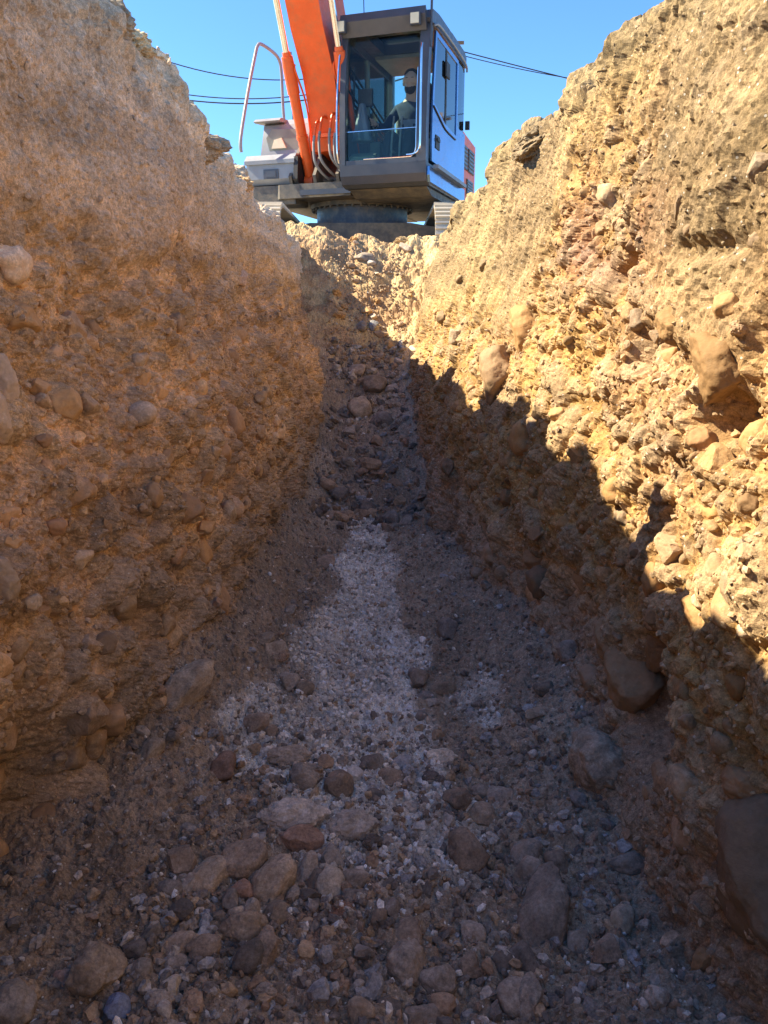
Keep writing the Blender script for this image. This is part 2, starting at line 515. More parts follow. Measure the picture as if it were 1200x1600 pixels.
def floor_height(off, y):
    z = zfloor(y)
    one = np.zeros_like(off)
    q = np.stack([off, y, one], -1)
    bl, br = bot_off(-1, y), bot_off(1, y)
    rel = np.where(off < 0, -off / bl, off / br)
    ramp_ = sstep(7.0, 8.0, y)
    tal = (0.27 * sstep(0.48, 1.2, rel) * (1 + 0.5 * fbm(q * 2.2 + 8, 2)) + 0.06 * sstep(0.9, 1.4, rel)) * np.interp(y, [3.0, 4.2], [1, 0.55]) * (1 - 0.75 * ramp_) * np.where(off < 0, np.interp(y, [0, 1.6, 2.3], [0.05, 0.12, 1]), np.interp(y, [0, 1.3, 2.2, 3.2], [0.25, 0.3, 0.85, 0.5]))
    tal += np.where(off < 0, 0.10 * ramp_ * sstep(0.2, -0.7, off), 0)
    z = z + tal
    z = z + 0.035 * fbm(q * 3.1, 3) + 0.016 * fbm(q * 11 + 2, 3)
    z = z - 0.035 * np.exp(-(off / 0.25) ** 2) * sstep(1.7, 2.2, y) * sstep(5.0, 4.2, y)
    z = z + 0.035 * np.exp(-(((off + 0.03) / 0.13) ** 2 + ((y - 1.30) / 0.13) ** 2))
    z = z + ramp_ * (0.10 * fbm(q * 3.7 + 5, 3) + 0.05 * np.abs(fbm(q * 6, 3, 0.5)) - 0.01)
    step = 0.03 * np.sin((y - 4.8) * 14 + 2 * off) * sstep(4.6, 4.9, y) * sstep(6.2, 5.7, y)
    return z + step


def band(off, y):
    n = fbm(np.stack([off * 5, y * 3, off * 0 + 3], -1), 3)
    hw = np.interp(y, [1.0, 1.4, 1.7, 2.0, 2.35, 2.7, 3.9, 4.6, 5.0], [0.12, 0.20, .27, .30, .27, .19, .13, .09, 0.02])
    ce = np.interp(y, [1.0, 1.8, 2.4, 4.6], [0.10, -0.02, 0.0, -0.01])
    fade = sstep(1.2, 1.75, y) * sstep(5.0, 4.4, y)
    return sstep(1.25, 0.75, np.abs(off - ce) / hw + 0.95 * n) * fade


def build_floor():
    tt = np.linspace(0.85 ** -0.25, 6.88 ** -0.25, 560)
    y = np.concatenate([np.linspace(-3, 0.85, 40)[:-1], tt ** -4.0, np.linspace(6.9, 9.35, 205)])
    off = np.linspace(-1.0, 1.0, 310)
    Yg, O = np.meshgrid(y, off, indexing='ij')
    Z = floor_height(O, Yg)
    P = np.stack([axis(Yg) + O, Yg, Z], -1)
    crumb = 0.6 * np.abs(fbm(P * 26, 4, 0.6)) - 0.6 * np.abs(fbm(P * 19 + 31, 4, 0.65))
    b2, i2 = bumps(O, Yg, 0.055, 31, 0.7); b3, i3 = bumps(O + .3, Yg, 0.026, 33, 0.7)
    steep = 1 - 0.6 * sstep(7.2, 7.8, Yg)
    P[..., 2] += 0.030 * crumb * steep + 0.006 * fbm(P * 80, 3) + np.maximum(b2 * 0.055 * 0.6, b3 * 0.026 * 0.8)
    P[..., 2] += rng.normal(size=Z.shape).clip(-2, 2) * 0.0012
    n1 = fbm(P * 1.7 + 4, 3); n2 = fbm(P * 6 + 1, 3)
    c = lerp((0.28, 0.235, 0.185), (0.41, 0.345, 0.27), sstep(-.4, .4, n1 + .4 * n2))
    c = lerp(c, np.broadcast_to(np.array((0.37, 0.275, 0.19), np.float32), c.shape), sstep(-0.2, -0.75, O) * 0.7)
    bm_ = band(O, Yg)
    c = lerp(c, lerp((0.58, 0.57, 0.53), (0.84, 0.84, 0.80), sstep(-.3, .3, n2)), bm_ * 0.85)
    red = np.exp(-(((O + 0.03) / 0.12) ** 2 + ((Yg - 1.29) / 0.12) ** 2)) * sstep(-.3, .2, n2)
    c = lerp(c, np.broadcast_to(np.array((0.24, 0.125, 0.085), np.float32), c.shape), red * 0.9)
    ram = sstep(6.9, 7.6, Yg + 0.2 * n1)
    c = lerp(c, lerp((0.42, 0.275, 0.15), (0.56, 0.41, 0.215), sstep(-.3, .3, n2 + n1)), ram)
    me = np_mesh('trench_floor', P, grid_faces(*Z.shape, flip=True), c, smooth=False)
    o = link('trench_floor', me, M['floor'])
    tag(o, 'dark stony soil floor of the trench rising to the far end', kind='structure')
    return o, P, grid_normals(P) * (-1 if grid_normals(P[:3, :3])[0, 0, 2] < 0 else 1)


FLOOR, FP, FN = build_floor()


def ground_z(x, y):
    return 1.92 - 0.12 * sstep(4, 7, y) - 0.30 * sstep(8.3, 9.6, y) + 0 * x


def build_ground():
    gx = np.concatenate([-np.geomspace(900, 8, 14), np.linspace(-7, -1.75, 22), np.linspace(-1.5, 1.5, 13), np.linspace(1.75, 7, 22), np.geomspace(8, 900, 14)])
    gy = np.concatenate([-np.geomspace(900, 10, 12), np.linspace(-8, 14, 90), np.geomspace(15, 900, 24)])
    X, Y = np.meshgrid(gx, gy, indexing='ij')
    Z = ground_z(X, Y)
    q = np.stack([X, Y, X * 0], -1)
    near = sstep(60, 10, np.hypot(X, Y))
    Z = Z + near * (0.05 * fbm(q * 0.8, 3) + 0.03 * fbm(q * 3, 2))
    f = grid_faces(*X.shape)
    cx = X.ravel()[f].mean(1); cy = Y.ravel()[f].mean(1)
    keep = ~((np.abs(cx - axis(cy)) < 1.45) & (cy > -3.0) & (cy < 9.05))
    n2 = fbm(q * 0.7, 3)
    c = lerp((0.30, 0.235, 0.16), (0.44, 0.36, 0.24), sstep(-.4, .4, n2))
    me = np_mesh('ground', np.stack([X, Y, Z], -1), f[keep], c)
    tag(link('ground', me, M['ground']), 'dry pale earth surface around the trench', kind='structure')


build_ground()

# ------------------------------------------------------------------ stones
def ico(sub):
    b = bmesh.new(); bmesh.ops.create_icosphere(b, subdivisions=sub, radius=1.0)
    v = np.array([x.co[:] for x in b.verts], np.float32)
    f = np.array([[q.index for q in t.verts] for t in b.faces], np.int32)
    b.free()
    return v, f


IV, IF = ico(4)
CV, CF = ico(5)
BV, BF = ico(3)


def stone_mesh(kind, k):
    r = np.random.default_rng(100 + k)
    S = CV if kind in ('clod', 'boulder') else IV
    v = S.copy(); o = r.random(3) * 50
    if kind in ('round', 'boulder'):
        p = 2.0 + r.random() * 0.7
        nrm = (np.abs(v) ** p).sum(1) ** (1 / p)
        v = v / nrm[:, None]
        for _ in range(9):
            n = r.normal(size=3); n /= np.linalg.norm(n)
            d = 0.62 + 0.26 * r.random()
            e = np.maximum(v @ n - d, 0)
            v = v - e[:, None] * n * 0.78
        v = v * (1 + 0.24 * fbm(S * 0.9 + o, 2) + 0.11 * fbm(S * 2.4 + o, 3) + 0.06 * fbm(S * 6 + o, 4, 0.6) + 0.03 * fbm(S * 18 + o, 3, 0.6))[:, None] * 1.2
    elif kind == 'angular':
        for _ in range(13):
            n = r.normal(size=3); n /= np.linalg.norm(n)
            d = 0.58 + 0.3 * r.random()
            e = np.maximum(v @ n - d, 0)
            v = v - e[:, None] * n * 0.93
        v = v * (1 + 0.07 * fbm(IV * 2 + o, 3) + 0.03 * fbm(IV * 7 + o, 3))[:, None] * 1.2
    elif kind == 'rough':
        v = v * (1 + 0.38 * fbm(IV * 1.4 + o, 3) + 0.20 * fbm(IV * 3.7 + o, 4, 0.6) + 0.09 * np.abs(fbm(IV * 9 + o, 3)))[:, None]
    elif kind == 'clod':
        v = v * (0.9 + 0.42 * fbm(S * 1.5 + o, 3) - 0.30 * np.abs(fbm(S * 3.4 + o, 4, 0.6)) + 0.16 * np.abs(fbm(S * 9 + o, 3, 0.6)) + 0.06 * fbm(S * 24 + o, 2))[:, None]
    elif kind == 'bean':
        v = v * (1 + 0.10 * fbm(IV * 1.2 + o, 2) + 0.03 * fbm(IV * 5 + o, 3))[:, None]
        v[:, 1] += 0.35 * v[:, 0] ** 2 * np.sign(r.random() - .5) - 0.12
        v[:, 2] *= 1 - 0.25 * v[:, 0]
    v = v * (1 + 0.004 * r.normal(size=(len(v), 1)).clip(-2, 2))
    me = np_mesh('stone_' + kind, v, CF if S is CV else IF, smooth=kind in ('round', 'bean', 'boulder'))
    me.materials.append(M['stone'])
    return me


SM = {k: [stone_mesh(k, i + 10 * j) for i in range(n)] for j, (k, n) in enumerate((('round', 9), ('angular', 6), ('rough', 4), ('bean', 2), ('clod', 4), ('boulder', 4)))}

TONE = dict(tan=(0.47, 0.36, 0.25), brown=(0.36, 0.265, 0.19), grey=(0.37, 0.325, 0.28), dark=(0.22, 0.20, 0.185), pale=(0.58, 0.52, 0.44),
            white=(0.70, 0.70, 0.70), blue=(0.16, 0.21, 0.33), bluegrey=(0.40, 0.41, 0.43), pink=(0.43, 0.28, 0.215), ochre=(0.54, 0.38, 0.20),
            palegrey=(0.54, 0.50, 0.455), redbrown=(0.32, 0.215, 0.165), cream=(0.60, 0.52, 0.41))


def stone(name, loc, radii, rot, kind, tone, dust, parent=None):
    me = random.choice(SM[kind])
    o = bpy.data.objects.new(name, me); COL.objects.link(o)
    o.location = loc; o.scale = radii; o.rotation_mode = 'QUATERNION'
    o.rotation_quaternion = rot
    t = TONE[tone] if isinstance(tone, str) else tone
    j = random.uniform(0.72, 1.22)
    o.color = (t[0] * j, t[1] * j, t[2] * j, dust)
    if parent: o.parent = parent
    return o


PXW = {s: to_px(WALLS[s][1][:, :400]) for s in (-1, 1)}
PXF = to_px(FP)


def pick(grid, px, py):
    d = (grid[0] - px) ** 2 + (grid[1] - py) ** 2
    d = np.where(np.isnan(d), 1e12, d)
    return np.unravel_index(np.argmin(d), d.shape)


def frame_quat(n, roll):
    """local z along n, local x along the wall, turned by roll"""
    n = Vector(n).normalized()
    x = Vector((0, 1, 0)); x = (x - n * x.dot(n)).normalized()
    y = n.cross(x)
    m = Matrix((x, y, n)).transposed().to_quaternion()
    return m @ Quaternion((0, 0, 1), roll)


# named cobbles set in the walls: pixel, half-width and half-height in pixels, tone, kind, roll
LEFT_ST = [(8, 597, 24, 40, 'white', 'round', 0), (4, 652, 18, 36, 'white', 'round', 0), (10, 905, 22, 34, 'white', 'round', .2), (45, 500, 28, 22, 'ochre', 'round', 0),
           (88, 553, 24, 10, 'tan', 'round', .3), (66, 606, 14, 12, 'tan', 'round', 0), (110, 635, 26, 24, 'ochre', 'round', 0), (265, 715, 26, 13, 'tan', 'angular', .3),
           (246, 771, 13, 16, 'tan', 'round', -.3), (326, 742, 13, 15, 'tan', 'angular', .2), (300, 797, 26, 19, 'brown', 'round', 0), (325, 820, 24, 12, 'tan', 'round', .1),
           (316, 858, 18, 22, 'ochre', 'round', 0), (18, 806, 19, 12, 'tan', 'round', 0), (92, 822, 14, 13, 'pink', 'round', 0), (145, 766, 8, 11, 'cream', 'round', 0),
           (172, 824, 7, 15, 'tan', 'round', 0), (216, 846, 8, 10, 'tan', 'round', 0), (279, 907, 8, 9, 'cream', 'round', 0), (72, 955, 19, 11, 'tan', 'angular', .2),
           (116, 950, 14, 15, 'brown', 'angular', 0), (366, 655, 20, 24, 'brown', 'round', 0), (375, 525, 12, 15, 'tan', 'round', 0), (230, 590, 10, 10, 'ochre', 'round', 0),
           (252, 610, 16, 14, 'tan', 'angular', .4), (145, 510, 13, 13, 'tan', 'round', 0), (118, 505, 14, 12, 'brown', 'round', 0), (365, 560, 10, 14, 'tan', 'round', 0),
           (345, 705, 18, 22, 'brown', 'round', 0), (22, 850, 14, 12, 'ochre', 'round', 0), (190, 985, 15, 14, 'dark', 'angular', 0), (172, 1010, 20, 16, 'dark', 'angular', .3),
           (65, 1062, 16, 13, 'brown', 'angular', .3), (185, 1128, 20, 22, 'brown', 'round', .5), (158, 1192, 24, 22, 'brown', 'round', .5), (350, 945, 14, 28, 'brown', 'angular', 0),
           (85, 1290, 40, 26, 'brown', 'round', .2), (10, 1350, 18, 42, 'tan', 'round', 0), (180, 52, 8, 7, 'palegrey', 'angular', 0), (48, 92, 9, 6, 'palegrey', 'angular', 0),
           (160, 80, 6, 5, 'palegrey', 'round', 0), (122, 88, 5, 6, 'white', 'round', 0), (75, 50, 8, 8, 'palegrey', 'angular', 0), (85, 235, 7, 9, 'cream', 'round', 0),
           (262, 165, 8, 7, 'palegrey', 'angular', 0), (280, 190, 8, 9, 'bluegrey', 'angular', 0), (18, 62, 10, 6, 'palegrey', 'angular', .3), (272, 130, 8, 8, 'palegrey', 'angular', 0),
           (215, 78, 9, 6, 'bluegrey', 'round', 0), (318, 345, 10, 8, 'tan', 'round', 0), (430, 540, 8, 10, 'tan', 'round', 0), (300, 555, 10, 9, 'brown', 'round', 0),
           (340, 545, 10, 8, 'tan', 'round', 0), (200, 700, 9, 8, 'tan', 'round', 0), (100, 725, 9, 7, 'brown', 'round', 0), (70, 690, 11, 9, 'redbrown', 'round', 0)]
RIGHT_ST = [(772, 590, 36, 42, 'grey', 'round', 0), (810, 690, 21, 26, 'tan', 'round', 0), (818, 515, 36, 34, 'ochre', 'round', .3), (1042, 508, 28, 23, 'ochre', 'round', .2),
            (1110, 572, 50, 44, 'ochre', 'round', .4), (1046, 560, 22, 13, 'ochre', 'round', 0), (1178, 690, 22, 26, 'ochre', 'round', 0), (1062, 657, 13, 13, 'palegrey', 'round', 0),
            (897, 713, 18, 16, 'ochre', 'angular', .4), (832, 832, 19, 13, 'redbrown', 'angular', 0), (763, 866, 13, 14, 'palegrey', 'round', 0), (833, 878, 22, 17, 'brown', 'round', 0),
            (842, 915, 25, 25, 'dark', 'round', 0), (912, 905, 22, 16, 'brown', 'round', .2), (990, 862, 13, 13, 'palegrey', 'angular', 0), (1042, 856, 26, 24, 'palegrey', 'angular', 0),
            (1090, 965, 33, 28, 'brown', 'round', .2), (1015, 912, 18, 26, 'brown', 'round', 0), (1108, 1022, 24, 20, 'palegrey', 'round', 0), (946, 1000, 30, 27, 'grey', 'round', .2),
            (972, 1062, 44, 40, 'tan', 'round', .3), (920, 1065, 23, 18, 'grey', 'round', .2), (1026, 1015, 16, 30, 'brown', 'round', 0), (1018, 960, 12, 14, 'grey', 'round', 0),
            (1150, 1228, 38, 26, 'pink', 'round', 0), (1155, 1362, 92, 98, 'brown', 'boulder', .5), (1095, 1505, 16, 32, 'ochre', 'round', .2), (1085, 1180, 16, 20, 'tan', 'round', 0),
            (1150, 1075, 20, 20, 'brown', 'round', 0), (765, 660, 9, 8, 'palegrey', 'round', 0), (778, 672, 7, 10, 'palegrey', 'round', 0), (712, 635, 9, 8, 'pale', 'round', 0),
            (1088, 690, 16, 20, 'pink', 'round', .3), (955, 770, 16, 18, 'ochre', 'round', 0), (1110, 800, 20, 16, 'ochre', 'round', 0), (1165, 790, 18, 16, 'tan', 'round', 0),
            (960, 350, 12, 10, 'pale', 'angular', 0), (985, 380, 10, 9, 'palegrey', 'angular', 0), (870, 650, 12, 12, 'ochre', 'round', 0), (1180, 375, 18, 12, 'pale', 'round', 0),
            (925, 365, 14, 10, 'cream', 'angular', 0), (1130, 480, 16, 22, 'ochre', 'round', 0), (1060, 320, 12, 22, 'cream', 'angular', 0), (700, 600, 9, 12, 'brown', 'round', 0),
            (735, 700, 10, 12, 'brown', 'round', 0), (790, 780, 12, 12, 'brown', 'round', 0), (880, 820, 12, 12, 'brown', 'round', 0), (1150, 515, 12, 12, 'palegrey', 'rough', 0)]


def wall_stone(side, px, py, rx, ry, tone, kind, roll):
    if kind == 'round' and max(rx, ry) >= 28: kind = 'boulder'
    o, P, N, rough, c, Z = WALLS[side]
    i, j = pick(PXW[side], px, py)
    p = P[i, j]; zc = PXW[side][2][i, j]
    a = rx * zc / 1200; b = ry * zc / 1200
    n = Vector((-side, 0, 0)) * 0.8 + Vector(N[i, j]) * 0.2
    q = frame_quat(n, roll * -side + random.uniform(-.15, .15))
    wc = c[i, j]; t = np.array(TONE[tone])
    col = wc * 0.66 + t * (0.50 if side < 0 else 0.26)
    if rx >= 90: col = np.array((0.30, 0.245, 0.19))
    depth = min(a, b) * 0.95
    loc = Vector(p) - n.normalized() * depth * (0.5 if rx < 90 else 0.85)
    stone('cobble', loc, (a * 1.1, b, depth * 1.15), q, kind, col, 0.56, o)
    return (p[1], p[2], max(a, b))


for side, lst in ((-1, LEFT_ST), (1, RIGHT_ST)):
    done = [wall_stone(side, *s) for s in lst]
    o, P, N, rough, c, Z = WALLS[side]
    target = 300 if side < 0 else 220
    W_ = rough[:, :372] * ((P[:, :372, 1] > 1.15) & (P[:, :372, 1] < 6.8)) * (P[:, :372, 2] > zfloor(P[:, :372, 1]) + 0.05)
    W_ = W_ * (0.25 + 0.75 * sstep(1.5, 0.6, P[:, :372, 2])) + 0.02 * (P[:, :372, 1] > 1.15) * (P[:, :372, 1] < 6)
    idx = rng.choice(W_.size, 6000, p=(W_ / W_.sum()).ravel())
    cnt = len(lst)
    for k in idx:
        if cnt >= target: break
        i, j = np.unravel_index(k, W_.shape)
        p = P[i, j]
        r = (0.012 + 0.042 * rng.random() ** 2.2) if side < 0 else (0.010 + 0.034 * rng.random() ** 2.4) + 0.003 * max(0, p[1] - 2)
        if any((p[1] - a) ** 2 + (p[2] - b) ** 2 < (0.8 * (r + q)) ** 2 for a, b, q in done): continue
        done.append((p[1], p[2], r)); cnt += 1
        n = Vector((-side, 0, 0)) * 0.7 + Vector(N[i, j]) * 0.3 + Vector((0, 0, -0.15))
        tone = random.choice(['tan', 'brown', 'tan', 'ochre', 'grey', 'pale', 'brown', 'pink'])
        col = c[i, j] * 0.68 + np.array(TONE[tone]) * (0.50 if side < 0 else 0.26)
        el = random.uniform(0.62, 1.0)
        stone('cobble', Vector(p) - n * r * (0.12 if side < 0 else 0.35), (r * 1.15, r * el, r * 0.8), frame_quat(n, random.uniform(-.7, .7)),
              random.choice(['round', 'round', 'round', 'angular', 'bean']), col, 0.36, o)

ICOV, ICOF = ico(1)


def scatter(name, pos, nrm, size, cols, mat, parent=None, flat=0.7, sink=0.25):
    n = len(pos)
    r = np.random.default_rng(len(name) + n)
    q = r.normal(size=(n, 4)); q /= np.linalg.norm(q, axis=1, keepdims=True)
    w, x, y, z = q.T
    Rm = np.stack([np.stack([1 - 2 * (y * y + z * z), 2 * (x * y - z * w), 2 * (x * z + y * w)], -1),
                   np.stack([2 * (x * y + z * w), 1 - 2 * (x * x + z * z), 2 * (y * z - x * w)], -1),
                   np.stack([2 * (x * z - y * w), 2 * (y * z + x * w), 1 - 2 * (x * x + y * y)], -1)], 1)
    sc = np.stack([1 + 0.35 * r.random(n), 0.65 + 0.35 * r.random(n), flat * (0.7 + 0.5 * r.random(n))], -1) * size[:, None]
    jit = 1 + 0.22 * r.normal(size=(n, len(ICOV), 1)).clip(-1.5, 1.5)
    V = ICOV[None] * jit * sc[:, None, :]
    V = np.einsum('nij,nkj->nki', Rm, V)
    V += (pos + nrm * (size * (0.5 - sink))[:, None])[:, None, :]
    F = ICOF[None] + (np.arange(n) * len(ICOV))[:, None, None]
    C = np.repeat(cols[:, None, :], len(ICOV), 1)
    me = np_mesh(name, V, F.reshape(-1, 3), C, smooth=False)
    return link(name, me, mat, parent)


for side in (-1, 1):
    o, P, N, rough, c, Z = WALLS[side]
    vis = (P[:, :392, 1] > 1.0) & (P[:, :392, 1] < 8.6)
    W_ = (0.55 + rough[:, :392]) * vis
    k = rng.choice(W_.size, 9500, p=(W_ / W_.sum()).ravel())
    i, j = np.unravel_index(k, W_.shape)
    size = (0.0022 + 0.0075 * rng.random(len(k)) ** 3) * (0.6 + 0.4 * rough[i, j] if side > 0 else 1.15)
    size *= 1 + 0.12 * np.maximum(P[i, j, 1] - 2, 0)
    t = rng.random(len(k))[:, None]
    alt = np.array([TONE['pale'], TONE['tan'], TONE['brown'], TONE['grey'], TONE['cream']])[rng.integers(0, 5, len(k))]
    cc = c[i, j] * (1.08 - 0.35 * t) + alt * 0.32 * t
    tag(scatter('pebbles', P[i, j] + N[i, j] * 0.0, N[i, j], size, cc, M['gravel'], o), kind='stuff')

